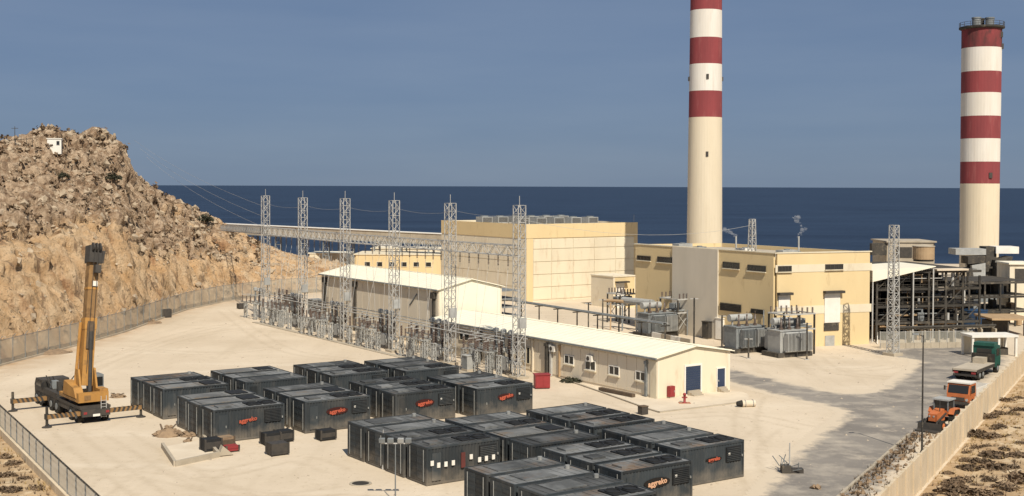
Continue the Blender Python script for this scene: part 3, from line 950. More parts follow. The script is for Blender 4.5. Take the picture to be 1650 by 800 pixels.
# ================================================================== BUILDINGS
class Wall:
    """vertical wall plane from P to Q; s runs along it, d outwards"""
    def __init__(s, P, Q):
        s.P = Vector((P.x, P.y, 0)); s.e = Vector((Q.x - P.x, Q.y - P.y, 0)); s.L = s.e.length; s.e /= s.L
        n = Vector((s.e.y, -s.e.x, 0))
        s.n = n if n.dot(CAM - s.P) > 0 else -n

    def pt(s, a, z, d=0.0):
        return s.P + s.e * a + Z * z + s.n * d

    def hit(s, px, py):
        r = ray(px, py)
        t = (s.P - CAM).dot(s.n) / r.dot(s.n)
        w = CAM + r * t
        return (w - s.P).dot(s.e), w.z

    def rect(s, x0, x1, y0, y1):
        """pixel rectangle of the photograph -> (s0, s1, z0, z1) on the wall"""
        xm, ym = (x0 + x1) / 2, (y0 + y1) / 2
        a, c = s.hit(x0, ym)[0], s.hit(x1, ym)[0]
        return min(a, c), max(a, c), s.hit(xm, y1)[1], s.hit(xm, y0)[1]

    def box(s, mb, s0, s1, z0, z1, d0, d1):
        return mb.obb(s.pt(s0, z0, d0), s.e * (s1 - s0), Z * (z1 - z0), s.n * (d1 - d0))

    def frame(s, mb, s0, s1, z0, z1, w, d0, d1):
        s.box(mb, s0 - w, s1 + w, z0 - w, z0, d0, d1); s.box(mb, s0 - w, s1 + w, z1, z1 + w, d0, d1)
        s.box(mb, s0 - w, s0, z0, z1, d0, d1); s.box(mb, s1, s1 + w, z0, z1, d0, d1)
        return mb


def block_walls(A, B, D, h, parent, mA, mC, name='wall', t=0.3, z0=-0.2):
    """walls of a block with near corner A, left end B, right end D (4 wall slabs), material per visible side"""
    C = B + D - A
    for P, Q, m in ((A, B, mA), (A, D, mC), (B, C, mC), (D, C, mA)):
        w = Wall(P, Q)
        inn = ((A + C) / 2 - (P + Q) / 2)
        n = w.n if w.n.dot(inn) < 0 else -w.n
        e = w.e
        # butt the short walls between the long ones
        off = t if m is mC else 0.0
        MB().obb(P + e * off + Z * z0, e * (w.L - 2 * off), -n * t, Z * (h - z0)).build(name, m, parent)


def slab(A, B, D, z0, z1, o=0.0):
    """flat slab over the footprint, o = overhang"""
    e1 = (B - A).normalized(); e2 = (D - A).normalized()
    P = A - e1 * o - e2 * o
    return MB().obb(P + Z * z0, (B - A) + e1 * 2 * o, (D - A) + e2 * 2 * o, Z * (z1 - z0))


# ------------------------------------------------------------------ tall cream hall
A = G(848, 488); Bp = A + V * 28.6; Dp = A + U * 25.4
HH = 13.75
hall = thing('turbine_hall', 'tall cream panelled hall with yellow parapet band and cooling units on its roof', 'building', A)
block_walls(A, Bp, Dp, HH, hall, MT['buff'], MT['cream'])
slab(A + U * .35 + V * .35, Bp + U * .35 - V * .35, Dp - U * .35 + V * .35, 12.9, 13.2).build('roof', MT['roofgrey'], hall)
WL, WR = Wall(A, Bp), Wall(A, Dp)
b = MB(); WR.box(b, 0, WR.L, 11.3, HH + .05, .003, .12); b.build('parapet_band', MT['yellow'], hall)
b = MB(); WL.box(b, -.12, WL.L, 11.3, HH + .05, .003, .12); b.build('parapet_band', MT['yellow'], hall)
b = MB(); WR.box(b, 0, 1.35, 0, 11.25, .003, .10); b.build('pilaster', MT['yellow'], hall)
b = MB(); WR.box(b, WR.L - .9, WR.L, 0, 11.25, .003, .10); b.build('pilaster', MT['yellow'], hall)
cols = [WR.hit(x, 430)[0] for x in (854, 888, 923, 957, 991, 1023)]
rows = [11.1, 9.35, 7.1, 4.85, 2.6, 0.35]
for i in range(5):
    for j in range(5):
        b = MB(); WR.box(b, max(cols[i], 1.38) + .06, cols[i + 1] - .06, rows[j + 1] + .06, rows[j] - .06, .003, .09); b.build('wall_panel', MT['cream'], hall)
cl = [WL.L * k / 7 for k in range(8)]
for i in range(7):
    for j in range(5):
        b = MB(); WL.box(b, cl[i] + .06, cl[i + 1] - .06, rows[j + 1] + .06, rows[j] - .06, .003, .09); b.build('wall_panel', MT['buff'], hall)
b = MB(); p = Dp - U * .5 + V * .4; b.bar(p + Z * 13, p + Z * 15.2, .07); b.build('lightning_rod', MT['steel'], hall)

# cooling units on the hall roof
cu = MB(); cu.box(-1.15, 1.15, -1.1, 1.1, .35, 1.5)
CU = thing('cooling_unit', 'grey box shaped cooling unit on the roof of the tall cream hall', 'cooling unit', (0, 0, 0), 0, 'cooling units on the hall roof')
cu.build('casing', MT['lightgrey'], CU)
b = MB()
for sx in (-1, 1):
    for sy in (-1, 1): b.box(sx * 1.0 - .06, sx * 1.0 + .06, sy * .95 - .06, sy * .95 + .06, 0, .35)
b.box(-1.06, 1.06, -.89, .89, .1, .16); b.build('stand', MT['whitepaint'], CU)
b = MB(); b.lathe((0, 0, 1.5), [(.75, 0), (.75, .18), (.66, .18), (.66, .05)], 14, False); b.build('fan_ring', MT['greymetal'], CU)
b = MB()
for k in range(5): b.box(-1.0, 1.0, -1.14, -1.10, .5 + k * .19, .6 + k * .19)
b.build('louvre', MT['darkmetal'], CU)
pos = []
for k in range(6): pos.append((V * (17.5 - k * 0.0) + U * (2.6 + k * 3.6)))
for k in range(5): pos.append((V * (7.0 + 0.0) + U * (3.6 + k * 4.0)))
lab = ['rear', 'front']
for i, q in enumerate(pos):
    row, k = (0, i) if i < 6 else (1, i - 6)
    t = 'grey cooling unit on the tall hall roof, %s from left in %s row' % (['first', 'second', 'third', 'fourth', 'fifth', 'last'][k], ['rear', 'front'][row])
    if i == 0:
        o = CU; o['label'] = t
    else:
        o = copy_tree(CU, t)
    o.location = A + q + Z * 13.2; o.rotation_euler = (0, 0, TH)

# small annex at the hall's right end
A = G(988, 497); ann = thing('hall_annex', 'small tan block with a white door between the tall hall and the lower hall', 'building', A)
hx = 5.2
block_walls(A, A + V * 6, A + U * 5, hx, ann, MT['buff'], MT['yellow'])
slab(A, A + V * 6, A + U * 5, hx, hx + .18, .1).build('roof', MT['buff'], ann)
w = Wall(A, A + U * 5)
b = MB(); w.box(b, .6, 2.4, 0, 4.2, .003, .06); d_ = b.build('door', MT['whitepaint'], ann)
b = MB(); w.box(b, .4, 2.9, 4.25, 4.5, .003, .9); b.build('canopy', MT['darkmetal'], ann)

# ------------------------------------------------------------------ lower yellow hall
A = G(1248, 562); Bp = A + Vector((-15.5, 24.1, 0)); Dp = A + Vector((13.7, 5.1, 0)); HB = 12.05
bo = thing('boiler_hall', 'yellow rendered power hall with grey centre bay and strip windows', 'building', A)
block_walls(A, Bp, Dp, HB, bo, MT['yellow'], MT['yellow'])
e1, e2 = (Bp - A).normalized(), (Dp - A).normalized()
slab(A + e1 * .35 + e2 * .35, Bp - e1 * .35 + e2 * .35, Dp + e1 * .35 - e2 * .35, 11.2, 11.5).build('roof', MT['roofgrey'], bo)
WL, WR = Wall(A, Bp), Wall(A, Dp)
b = MB(); WL.box(b, WL.hit(1158, 440)[0], WL.hit(1085, 440)[0], 0, HB + .06, .003, .22); b.build('grey_bay', MT['greyrender'], bo)
for (y0, y1) in ((425, 437), (491, 504)):
    s0, s1, z0, z1 = WR.rect(1330, 1400, y0, y1)
    b = MB(); WR.box(b, .02, WR.L, z0, z1, .003, .05); b.build('pale_band', MT['cream'], bo)
for w in (WL, WR):
    b = MB(); w.box(b, 0 if w is WR else -.08, w.L, HB, HB + .14, -.4, .08); b.build('coping', MT['cream'], bo)


def window(w, x0, x1, y0, y1, parent, fm='darkmetal', sill=True, name='window', mull=1):
    s0, s1, z0, z1 = w.rect(x0, x1, y0, y1)
    b = MB(); w.box(b, s0, s1, z0, z1, .06, .09); g = b.build(name, MT['glass'], parent)
    b = MB(); w.frame(b, s0, s1, z0, z1, .09, .055, .13)
    for k in range(1, mull + 1):
        c = s0 + (s1 - s0) * k / (mull + 1); w.box(b, c - .04, c + .04, z0, z1, .055, .125)
    b.build('frame', MT[fm], g)
    if sill:
        b = MB(); w.box(b, s0 - .15, s1 + .15, z0 - .2, z0 - .09, .055, .25); b.build('sill', MT['cream'], g)
    return g


for r in ((1028, 1048.5, 413.5, 419), (1060.5, 1083, 415.5, 422.5), (1166, 1191.5, 424, 432), (1206, 1234, 429, 436.5)):
    window(WL, *r, bo, mull=3)
for r in ((1254, 1274, 430, 437), (1330, 1357, 427, 433.5)):
    window(WR, *r, bo, mull=3)
for r in ((1161, 1195, 489.5, 502), (1211, 1232, 498.5, 506)):
    s0, s1, z0, z1 = WL.rect(*r)
    b = MB(); WL.box(b, s0, s1, z0, z1, .06, .1); lv = b.build('louvre', MT['darkmetal'], bo)
    b = MB()
    for k in range(5):
        zz = z0 + (z1 - z0) * (k + .3) / 5; WL.box(b, s0, s1, zz, zz + .06, .1, .2)
    b.build('blade', MT['darkgrime'], lv)
for (r, c) in (((1254, 1272, 476, 496), (1252, 1274, 471.5, 475.5)), ((1328, 1353, 473, 520), (1326, 1357, 468.5, 472.5))):
    s0, s1, z0, z1 = WR.rect(*r)
    b = MB(); WR.box(b, s0, s1, z0, z1, .055, .12); b.build('door', MT['whitepaint'], bo)
    s0, s1, z0, z1 = WR.rect(*c)
    b = MB(); WR.box(b, s0, s1, z0, z1, .055, .7); b.build('awning', MT['darkmetal'], bo)
s0, s1, z0, z1 = WR.rect(1327, 1351, 521, 533); b = MB(); WR.box(b, s0, s1, z0, z1, .055, .10); b.build('vent_opening', MT['darkgrime'], bo)
s0, s1, z0, z1 = WR.rect(1329, 1344, 541, 556); b = MB(); WR.box(b, s0, s1, 0, z1, .055, .10); b.build('service_door', MT['lightgrey'], bo)
b = MB(); WL.bar = None
s_, z_ = WL.hit(1245, 520)
for (x, y0, y1) in ((1233, 500, 545), (1110, 500, 540)):
    s0, z0 = WL.hit(x, y1); s1, z1 = WL.hit(x, y0)
    b.bar(WL.pt(s0, 0, .3), WL.pt(s0, z1, .3), .14)
b.build('downpipe', MT['greymetal'], bo)

# rooftop bits of the lower hall
def roofpt(a, c):
    return A + e1 * a + e2 * c + Z * 11.5
def roof_box(name, a, c, sx, sy, h, m, lab, cat, group=None):
    o = thing(name, lab, cat, roofpt(a, c), TH, group)
    b = MB(); b.box(-sx / 2, sx / 2, -sy / 2, sy / 2, .15, h); b.build('casing', MT[m], o)
    b = MB()
    for s in (-1, 1): b.box(-sx / 2 + .05, sx / 2 - .05, s * sy * .35 - .06, s * sy * .35 + .06, 0, .15)
    b.build('skid', MT['darkmetal'], o)
    b = MB(); b.lathe((0, 0, h), [(min(sx, sy) * .3, 0), (min(sx, sy) * .3, .12), (min(sx, sy) * .2, .12)], 10); b.build('vent_cap', MT['greymetal'], o)
    return o
roof_box('air_handler', 22, 3, 2.6, 1.4, .9, 'lightgrey', 'grey air handler box on the yellow hall roof near the tall chimney', 'air handler')
roof_box('air_handler', 17, 2.0, 1.5, 1.2, .7, 'greymetal', 'small dark air handler box on the yellow hall roof above its grey bay', 'air handler')
roof_box('air_handler', 9.5, 3.2, 2.2, 1.2, .8, 'whitepaint', 'white air handler box on the yellow hall roof behind the slim mast', 'air handler')
roof_box('air_handler', 4.5, 5.5, 2.8, 1.3, .75, 'lightgrey', 'grey air handler box near the front corner of the yellow hall roof', 'air handler')
b = MB(); b.bar(roofpt(25, 1.2) + Z * .35, roofpt(2, 1.6) + Z * .35, .2); 
for k in range(9): b.bar(roofpt(25 - 2.8 * k, 1.25), roofpt(25 - 2.8 * k, 1.25) + Z * .35, .12)
b.build_thing('roof_pipe', MT['lightgrey'], 'pale pipe running along the left roof edge of the yellow hall', 'pipe', roofpt(25, 1.2))
# steam vents with their plumes
sm = bpy.data.materials.new('steam'); sm.use_nodes = True
n, l = sm.node_tree.nodes, sm.node_tree.links
n.remove(n['Principled BSDF'])
pv = n.new('ShaderNodeVolumePrincipled'); pv.inputs['Color'].default_value = (.95, .95, .95, 1); pv.inputs['Density'].default_value = 1.4
l.new(pv.outputs[0], n['Material Output'].inputs['Volume'])
for (px_, py0, py1, puff, lab) in ((1186, 396, 381, [(1184, 379, .45), (1180, 376, .42), (1175, 373, .5), (1169, 371, .55), (1164, 370, .4)], 'thin steam vent pipe on the yellow hall roof right beside the tall chimney'),
                                 (1287, 404, 381, [(1287, 380, .3), (1289, 376, .42), (1293, 372, .55), (1297, 369, .45), (1289, 362, .35), (1284, 357, .55), (1285, 350, .5), (1280, 353, .3)], 'thin steam vent pipe near the middle of the yellow hall roof')):
    yv = 172.0 if px_ < 1200 else 168.0
    p0 = GY(px_, py0, yv); p0.z = 11.5; p1 = GY(px_, py1, yv)
    o = thing('steam_vent', lab, 'vent pipe', p0)
    b = MB(); b.cyl(p0, p1, .12, n=8); b.build('pipe', MT['lightgrey'], o)
    b = MB(); b.cyl(p0, p0 + Z * .3, .3, n=8); b.build('flange', MT['greymetal'], o)
    import bmesh
    bm = bmesh.new()
    for (x, y, r) in puff:
        for _k in range(4):
          q = GY(x + random.uniform(-3, 3), y + random.uniform(-3, 3), yv) + Vector((0, random.uniform(-.3, .3), 0))
          bmesh.ops.create_icosphere(bm, subdivisions=2, radius=r * random.uniform(.25, .5), matrix=Matrix.Translation(q - p0) @ Matrix.Diagonal((1.25, 1, .9, 1)))
    for v in bm.verts:
        v.co += Vector((random.uniform(-1, 1), random.uniform(-1, 1), random.uniform(-1, 1))) * .05
    me = bpy.data.meshes.new('steam'); bm.to_mesh(me); bm.free()
    st = link_mesh('steam', me, sm); st.location = p0
    tag(st, 'white steam drifting off the vent %s' % ('beside the tall chimney' if px_ < 1200 else 'in the middle of the yellow hall roof'), 'steam', kind='stuff')

# ------------------------------------------------------------------ long low shed and the taller shed behind
A = G(1059, 643); LW = 9.7; LL = 42.0; HE, HR = 3.95, 4.75
sh = thing('control_shed', 'long low cream shed with small windows and a blue shutter in its gable', 'building', A)
WL, WG = Wall(A, A + V * LL), Wall(A, A + U * LW)
B_, D_ = A + V * LL, A + U * LW


def gable_shed(A, L, W, he, hr, parent, over=0.35, gm='cream'):
    t = .25
    MB().obb(A, V * L, U * t, Z * he).build('side_wall', MT['shedwall'], parent)
    MB().obb(A + U * W, V * L, -U * t, Z * he).build('side_wall', MT['shedwall'], parent)
    for k in (0, 1):
        P = A + U * t + V * (0 if k == 0 else L - t)
        pts = [P, P + U * (W - 2 * t), P + U * (W - 2 * t) + Z * (he), P + U * (W / 2 - t) + Z * (hr - .05), P + Z * he]
        MB().prism(pts, V * t).build('gable_wall', MT['shedwall'] if k else MT[gm], parent)
    for s in (0, 1):
        e0 = A + (U * -over if s == 0 else U * (W + over)) + Z * (he - (hr - he) * over / (W / 2))
        r0 = A + U * (W / 2) + Z * hr
        n_ = 22
        mb = MB()
        a = r0 - e0
        mb.obb(e0 - V * .3 + Z * .01, V * (L + .6), a, Z * .1)
        for k in range(int(L / 1.1)):
            mb.obb(e0 + V * (k * 1.1 + .1) + Z * .11, V * .06, a, Z * .035)
        mb.build('roof_slope', MT['roofcream'], parent)
    b = MB(); b.bar(A + U * (W / 2) - V * .32 + Z * (hr + .12), A + U * (W / 2) + V * (L + .32) + Z * (hr + .12), .3, .06, True); b.build('ridge_cap', MT['roofcream'], parent)
    b = MB(); e0 = A - U * (over + .06) + Z * (he - (hr - he) * over / (W / 2)); b.bar(e0 - V * .3, e0 + V * (L + .3), .14, .14, True); b.build('gutter', MT['greymetal'], parent)


gable_shed(A, LL, LW, HE, HR, sh)
# cladding boards of the long wall
for k in range(17):
    s0 = .05 + k * 1.5
    b = MB(); WL.box(b, s0 + .03, s0 + 1.47, .25, HE - .35, .004, .05); b.build('cladding_panel', MT['shedwall'], sh)
for r in ((911, 925, 574, 586), (945, 960, 582, 595.5), (983, 998, 591, 603.5), (1026, 1040, 600, 612.5)):
    window(WL, *r, sh, fm='whitepaint', mull=1)
for r in ((844.5, 854.5, 560, 585), (742, 757, 537, 548)):
    window(WL, *r, sh, fm='cream', mull=1, sill=False)
b = MB(); s0, s1, z0, z1 = WL.rect(1050, 1058, 580, 640); WL.box(b, .02, .9, 0, HE - .3, .06, .12); b.build('corner_panel', MT['cream'], sh)
for (x, y0, y1, m, w_) in ((884, 548, 602, 'darkgrime', .35), (890, 548, 600, 'steel', .25), (903, 552, 606, 'tan', .18), (1043, 580, 640, 'greymetal', .22), (860, 545, 600, 'shedwall', .15), (776, 530, 575, 'darkgrime', .22)):
    s0 = WL.hit(x, (y0 + y1) / 2)[0]
    b = MB(); WL.box(b, s0 - w_ / 2, s0 + w_ / 2, 0.05, HE - .4, .06, .06 + w_)
    WL.box(b, s0 - w_ * .8, s0 + w_ * .8, HE - .75, HE - .42, .065, .07 + w_ * 1.2)
    b.build('downpipe', MT[m], sh)
s0, s1, z0, z1 = WG.rect(1104, 1128, 590, 627)
b = MB()
for k in range(12):
    WG.box(b, s0, s1, .1 + (z1 - .1) * k / 12, .1 + (z1 - .1) * (k + .92) / 12, .02, .06)
dr = b.build('roller_shutter', MT['bluedoor'], sh)
b = MB(); WG.frame(b, s0, s1, .1, z1, .18, .004, .11); b.build('frame', MT['whitepaint'], dr)
s0, s1, z0, z1 = WG.rect(1155, 1167, 594, 626)
b = MB(); WG.box(b, s0, s1, .1, z1, .02, .06); dr = b.build('door', MT['bluedoor'], sh)
b = MB(); WG.frame(b, s0, s1, .1, z1, .12, .004, .11); b.build('frame', MT['whitepaint'], dr)
b = MB(); WG.box(b, s0 + .1, s0 + .2, 1.0, 1.15, .061, .13); b.build('handle', MT['steel'], dr)
for (x0, x1) in ((1106, 1124), (1154, 1166)):
    s0 = WG.hit(x0, 632)[0]; s1 = WG.hit(x1, 632)[0]
    b = MB()
    for k in range(3): WG.box(b, s0 + .05 * k, s1 - .05 * k, .0, .16 * (3 - k) - .02, .14 + .28 * k, .42 + .28 * k)
    b.build('step', MT['concrete'], sh)
# things on and by the shed
def ac_unit(p, rz, lab):
    o = thing('air_conditioner', lab, 'air conditioner', p, rz)
    b = MB(); b.box(-.45, .45, -.32, -.02, 0, .62); b.build('casing', MT['whitepaint'], o)
    b = MB(); b.cyl((-.12, -.32, .31), (-.12, -.345, .31), .24, n=12); b.build('fan_grille', MT['darkmetal'], o)
    b = MB()
    for s in (-.35, .35): b.box(s - .03, s + .03, -.33, -.005, -.06, 0)
    b.build('bracket', MT['steel'], o)
    return o
rzL = math.atan2(V.y, V.x) + math.pi      # local -y faces out of the long wall
s0, z0 = WL.hit(953, 581); ac_unit(WL.pt(s0, z0 - .1, .06), math.atan2(-WL.n.x, WL.n.y) + math.pi, 'air conditioner box above the second window of the low cream shed')
s0, z0 = WL.hit(893, 565); ac_unit(WL.pt(s0, z0 - .1, .06), math.atan2(-WL.n.x, WL.n.y) + math.pi, 'air conditioner box beside the dark downpipe on the low cream shed')
wg = math.atan2(-WG.n.x, WG.n.y) + math.pi
# red cabinets
p = G(1078, 644); o = thing('hose_cabinet', 'slim red hose cabinet against the gable of the low cream shed', 'cabinet', WG.pt(WG.hit(1078, 640)[0], 0, .3), TH)
b = MB(); b.box(-.34, .34, -.2, .2, .12, 1.15); b.build('body', MT['red'], o)
b = MB(); b.box(-.28, .28, -.225, -.205, .2, 1.08); dd = b.build('door', MT['red'], o)
b = MB(); b.box(.18, .22, -.26, -.226, .55, .75); b.build('handle', MT['steel'], dd)
b = MB(); b.box(-.3, .3, -.17, .17, 0, .12); b.build('plinth', MT['concrete'], o)
p = G(873, 626); o = thing('hose_box', 'square red fire hose box standing left of the low cream shed', 'cabinet', p, rad(10))
b = MB(); b.box(-.75, .75, -.55, .55, .1, 1.4); b.build('body', MT['red'], o)
b = MB(); b.box(-.82, .82, -.62, .62, 1.4, 1.48); b.build('lid', MT['red'], o)
for s in (-1, 1):
    b = MB(); b.box(s * .36 - .32, s * .36 + .32, -.585, -.553, .2, 1.32); b.build('door', MT['red'], o)
b = MB(); b.box(-.7, .7, -.5, .5, 0, .1); b.build('plinth', MT['darkmetal'], o)
p = G(1103, 650); o = thing('hydrant', 'red fire hydrant post in front of the blue shutter', 'hydrant', p, local=True)
b = MB(); b.lathe((0, 0, 0), [(.22, 0), (.22, .08), (.12, .1), (.12, .75), (.17, .78), (.15, .92), (.04, .98)], 12); b.build('body', MT['red'], o, True)
b = MB(); b.cyl((-.26, 0, .55), (.26, 0, .55), .07, n=8); b.build('outlet', MT['red'], o)
b = MB(); b.box(-.55, .55, -.4, .4, 0.012, .05); b.build('base', mat('red_oxide_base', (0.42, 0.16, 0.09), (0.36, 0.2, 0.13), 2), o)
p = G(1036, 668); o = thing('cable_box', 'small dark cable box standing on the kerb behind the containers', 'box', p, TH)
b = MB(); b.box(-.36, .36, -.3, .3, 0, .72); b.build('body', MT['darkmetal'], o)
b = MB(); b.box(-.4, .4, -.34, .34, .72, .78); b.build('lid', MT['wood'], o)
# bench like sleepers along the wall, a bush
p0, p1 = G(967, 630), G(1021, 641)
b = MB(); b.bar(p0 + Z * .22, p1 + Z * .2, .45, .3, True)
b.build_thing('timber_baulk', MT['wood'], 'long dark timber baulk lying along the foot of the low cream shed', 'timber', p0)
gs = shrub_mesh('bush', 220, .95, .75, 5, .16); gs.materials.append(MT['greenshrub'])
o = bpy.data.objects.new('bush', gs); COL.objects.link(o); o.location = G(921, 616); o.scale = (1.25, 1, .8); tag(o, 'grey green bush at the foot of the low cream shed under its first window', 'bush')
# drum lying on the yard
p = G(1203, 656); o = thing('drum', 'pale drum with a black end lying on its side right of the shed', 'drum', p, rad(8))
b = MB(); b.cyl((-.45, 0, .32), (.8, 0, .32), .32, n=14); b.build('shell', MT['pave'], o, False)
b = MB(); b.cyl((-.95, 0, .32), (-.45, 0, .32), .2, .33, n=14); b.build('end_cone', MT['rubber'], o)
b = MB()
for x in (-.2, .55): b.cyl((x, 0, .32), (x + .06, 0, .32), .345, n=14)
b.build('hoop', MT['greymetal'], o)

# taller shed
q = G(707, 467, 7.4); A2 = Vector((q.x, q.y, 0)); L2, W2 = 33.5, 9.6
ts = thing('store_shed', 'taller cream shed with a pale roof behind the switchyard masts', 'building', A2)
gable_shed(A2, L2, W2, 7.4, 8.5, ts, gm='roofcream')
W2L = Wall(A2, A2 + V * L2)
for (x, y0, y1, m) in ((525.5, 446, 500, 'darkgrime'), (574, 456, 500, 'darkgrime'), (701, 472, 525, 'darkgrime')):
    s0 = W2L.hit(x, (y0 + y1) / 2)[0]
    b = MB(); W2L.box(b, s0 - .2, s0 + .2, 0, 6.9, .01, .35); W2L.box(b, s0 - .45, s0 + .45, 6.2, 6.95, .012, .5); b.build('downpipe', MT[m], ts)
for k in range(13):
    s0 = k * 2.55 + .1
    b = MB(); W2L.box(b, s0 + .03, s0 + 2.5, .3, 6.9, .004, .05); b.build('cladding_panel', MT['shedwall'], ts)
s0, z0 = W2L.hit(661, 492); s1, z1 = W2L.hit(673, 474)
b = MB(); b.bar(W2L.pt(s0, z0, .12), W2L.pt(s1, z1, .12), .12, None, True); b.build('shadow_bar', MT['greymetal'], ts)  # slanted bar drawn in place of a diagonal shadow on the wall
# open metal lean-to at its right end
A3 = A2 + U * (W2 + .2) + V * 1.0
o = thing('lean_to', 'grey slatted lean-to roofs at the right end of the taller shed', 'lean-to', A3)
for k in range(4):
    b = MB(); b.obb(A3 + Z * (6.6 - k * 1.1) + V * 0, U * 3.4, V * 5, Z * .12); b.build('roof_sheet', MT['greymetal'], o)
for s in (0, 3.3):
    for t_ in (0, 4.9):
        b = MB(); b.bar(A3 + U * s + V * t_, A3 + U * s + V * t_ + Z * 6.6, .12); b.build('post', MT['steel'], o)
b = MB(); b.obb(A3 + V * 5.0, U * 3.4, V * .15, Z * 5.5); b.build('wall', MT['greyrender'], o)

# ------------------------------------------------------------------ flat buildings behind the sheds
def flat_block(name, lab, x0, x1, ytop, Yd, depth, m, zr=None, roofm='roofgrey', win=None):
    P = GY(x0, ytop, Yd); Q0 = GY(x1, ytop, Yd)
    h = P.z
    A = Vector((P.x, P.y, 0)); D = Vector((Q0.x, Q0.y - .6, 0))
    e = (D - A).normalized(); B = A + Vector((-e.y, e.x, 0)) * depth
    o = thing(name, lab, 'building', A)
    block_walls(A, B, D, h, o, MT[m], MT[m])
    slab(A, B, D, h, h + .2, .15).build('roof', MT[roofm], o)
    w = Wall(A, D)
    return o, w, h
o, w, h = flat_block('workshop', 'low yellow flat roofed block behind the taller shed', 571, 712, 411, 262, 12, 'yellow', roofm='cream')
for k in range(6):
    s0 = w.L * (.12 + .14 * k)
    b = MB(); w.box(b, s0, s0 + 1.1, h - 2.4, h - 1.5, .01, .06); g = b.build('window', MT['glass'], o)
    b = MB(); w.frame(b, s0, s0 + 1.1, h - 2.4, h - 1.5, .1, .005, .1); b.build('frame', MT['cream'], g)
o, w, h = flat_block('upper_workshop', 'pale flat block with a row of dark windows, behind the low yellow block', 598, 712, 401.5, 283, 8, 'buff', roofm='cream')
for k in range(9):
    s0 = w.L * (.30 + .075 * k)
    b = MB(); w.box(b, s0, s0 + .85, h - 1.75, h - .5, .01, .06); g = b.build('window', MT['glass'], o)
    b = MB(); w.frame(b, s0, s0 + .85, h - 1.75, h - .5, .08, .005, .1); b.build('frame', MT['cream'], g)
o, w, h = flat_block('gatehouse', 'small cream flat block beside the foot of the rocky hill', 497, 562, 409, 285, 7, 'cream', roofm='roofcream')
b = MB(); w.box(b, 2.5, 4.2, 1.4, 2.6, .01, .06); b.build('window', MT['glass'], o)
o, w, h = flat_block('tank_room', 'little white block on the shore behind the flat buildings', 607, 634, 392, 300, 5, 'whitepaint')
b = MB(); w.box(b, 2.2, 2.5, h - 2, h - .3, .01, .2); b.build('downpipe', MT['greymetal'], o)

# pale covered conveyor on the shore, behind the switchyard beam
p0 = GY(352, 368, 300); p1 = GY(712, 386, 262)
o = thing('conveyor_bridge', 'long pale covered conveyor bridge between the hill and the tall hall', 'conveyor', Vector((p0.x, p0.y, 0)))
dv = (p1 - p0)
sd = Vector((-dv.y, dv.x, 0)).normalized()
nb = 16
for k in range(nb):
    a = p0 + dv * (k / nb); c = p0 + dv * ((k + .985) / nb)
    b = MB(); b.obb(a - Z * 1.15, c - a, sd * 2.4, Z * 2.2); b.build('cladding_panel', MT['concrete'], o)
b = MB(); b.obb(p0 + Z * 1.06 - sd * .15, dv, sd * 2.7, Z * .12); b.build('roof', MT['whitepaint'], o)
b = MB(); b.obb(p0 - Z * 1.32 - sd * .1, dv, sd * 2.6, Z * .16); b.build('floor_beam', MT['greymetal'], o)
for k in range(9):
    a = p0 + dv * (k + .5) / 9 + sd * 1.2
    b = MB(); b.lattice(Vector((a.x, a.y, -1)), a - Z * 1.3, 1.6, 1.2, 5, .16, .1); b.build('trestle', MT['greymetal'], o)

# white hut and mast on the hill
q = hill_hit(87, 243)
q.y += 0.9; q.z += 1.35
o = thing('hut', 'small white flat roofed hut with one dark window on top of the hill', 'hut', q, rad(14))
b = MB(); b.box(-1.05, 1.05, -1.0, 1.0, -1.6, 0.75); b.build('wall', MT['whitepaint'], o)
b = MB(); b.box(-1.15, 1.15, -1.1, 1.1, 0.75, 0.88); b.build('roof', MT['whitepaint'], o)
b = MB(); b.box(.38, .75, -1.03, -1.004, -.15, .4); g = b.build('window', MT['glass'], o)
b = MB()
for x0, x1, z0, z1 in ((.33, .38, -.2, .45), (.75, .8, -.2, .45), (.38, .75, -.2, -.15), (.38, .75, .4, .45)): b.box(x0, x1, -1.06, -1.003, z0, z1)
b.build('frame', MT['greymetal'], g)
b = MB(); b.box(1.052, 1.09, -.3, .5, -1.3, .5); b.build('door', MT['darkmetal'], o)
q = hill_hit(25, 230)
o = thing('hilltop_mast', 'thin dark mast on the far left of the hilltop', 'mast', q)
b = MB(); b.cyl(q - Z * 1, q + Z * 2.6, .07, .04, n=6); b.build('pole', MT['darkmetal'], o)
b = MB(); b.bar(q + Z * 2.3 - Vector((.5, 0, 0)), q + Z * 2.3 + Vector((.5, 0, 0)), .07); b.build('crossarm', MT['darkmetal'], o)
b = MB()
for k in range(9):
    a = GY(-20 + 9 * k, 231 - .8 * k, 194); b.bar(a - Z * 1.5, a + Z * .25, .07)
b.bar(GY(-20, 230, 194), GY(52, 223.5, 194), .07)
o = b.build_thing('hilltop_railing', MT['darkmetal'], 'low dark railing along the far left hilltop', 'railing', GY(-20, 231, 194))

# ================================================================== CHIMNEYS
def chimney(name, lab, c, prof, n=40):
    o = thing(name, lab, 'chimney', c)
    for (z0, z1, r0, r1, m, part) in prof:
        b = MB(); b.lathe(c, [(r0, z0), (r0 + (r1 - r0) * .5, (z0 + z1) / 2), (r1, z1)], n, cap=True)
        b.build(part, MT[m], o, smooth=False)
    return o
c1 = GY(1134.5, 468, 205); c1.z = 0
ys = [(189, 147, 'chimred'), (147, 104, 'chimwhite'), (104, 62, 'chimred'), (62, 18, 'chimwhite'), (18, -26, 'chimred')]
def zof(y, Y): return CAMH + (300 - y) / 2000 * Y + .0
rr = lambda z: 2.98 - (z / 45.0) * .36
prof = [(0, zof(189, 205), 2.98, rr(zof(189, 205)), 'chimbuff', 'shaft')]
for a, b_, m in ys: prof.append((zof(a, 205), zof(b_, 205), rr(zof(a, 205)), rr(zof(b_, 205)), m, 'red_band' if m == 'chimred' else 'white_band'))
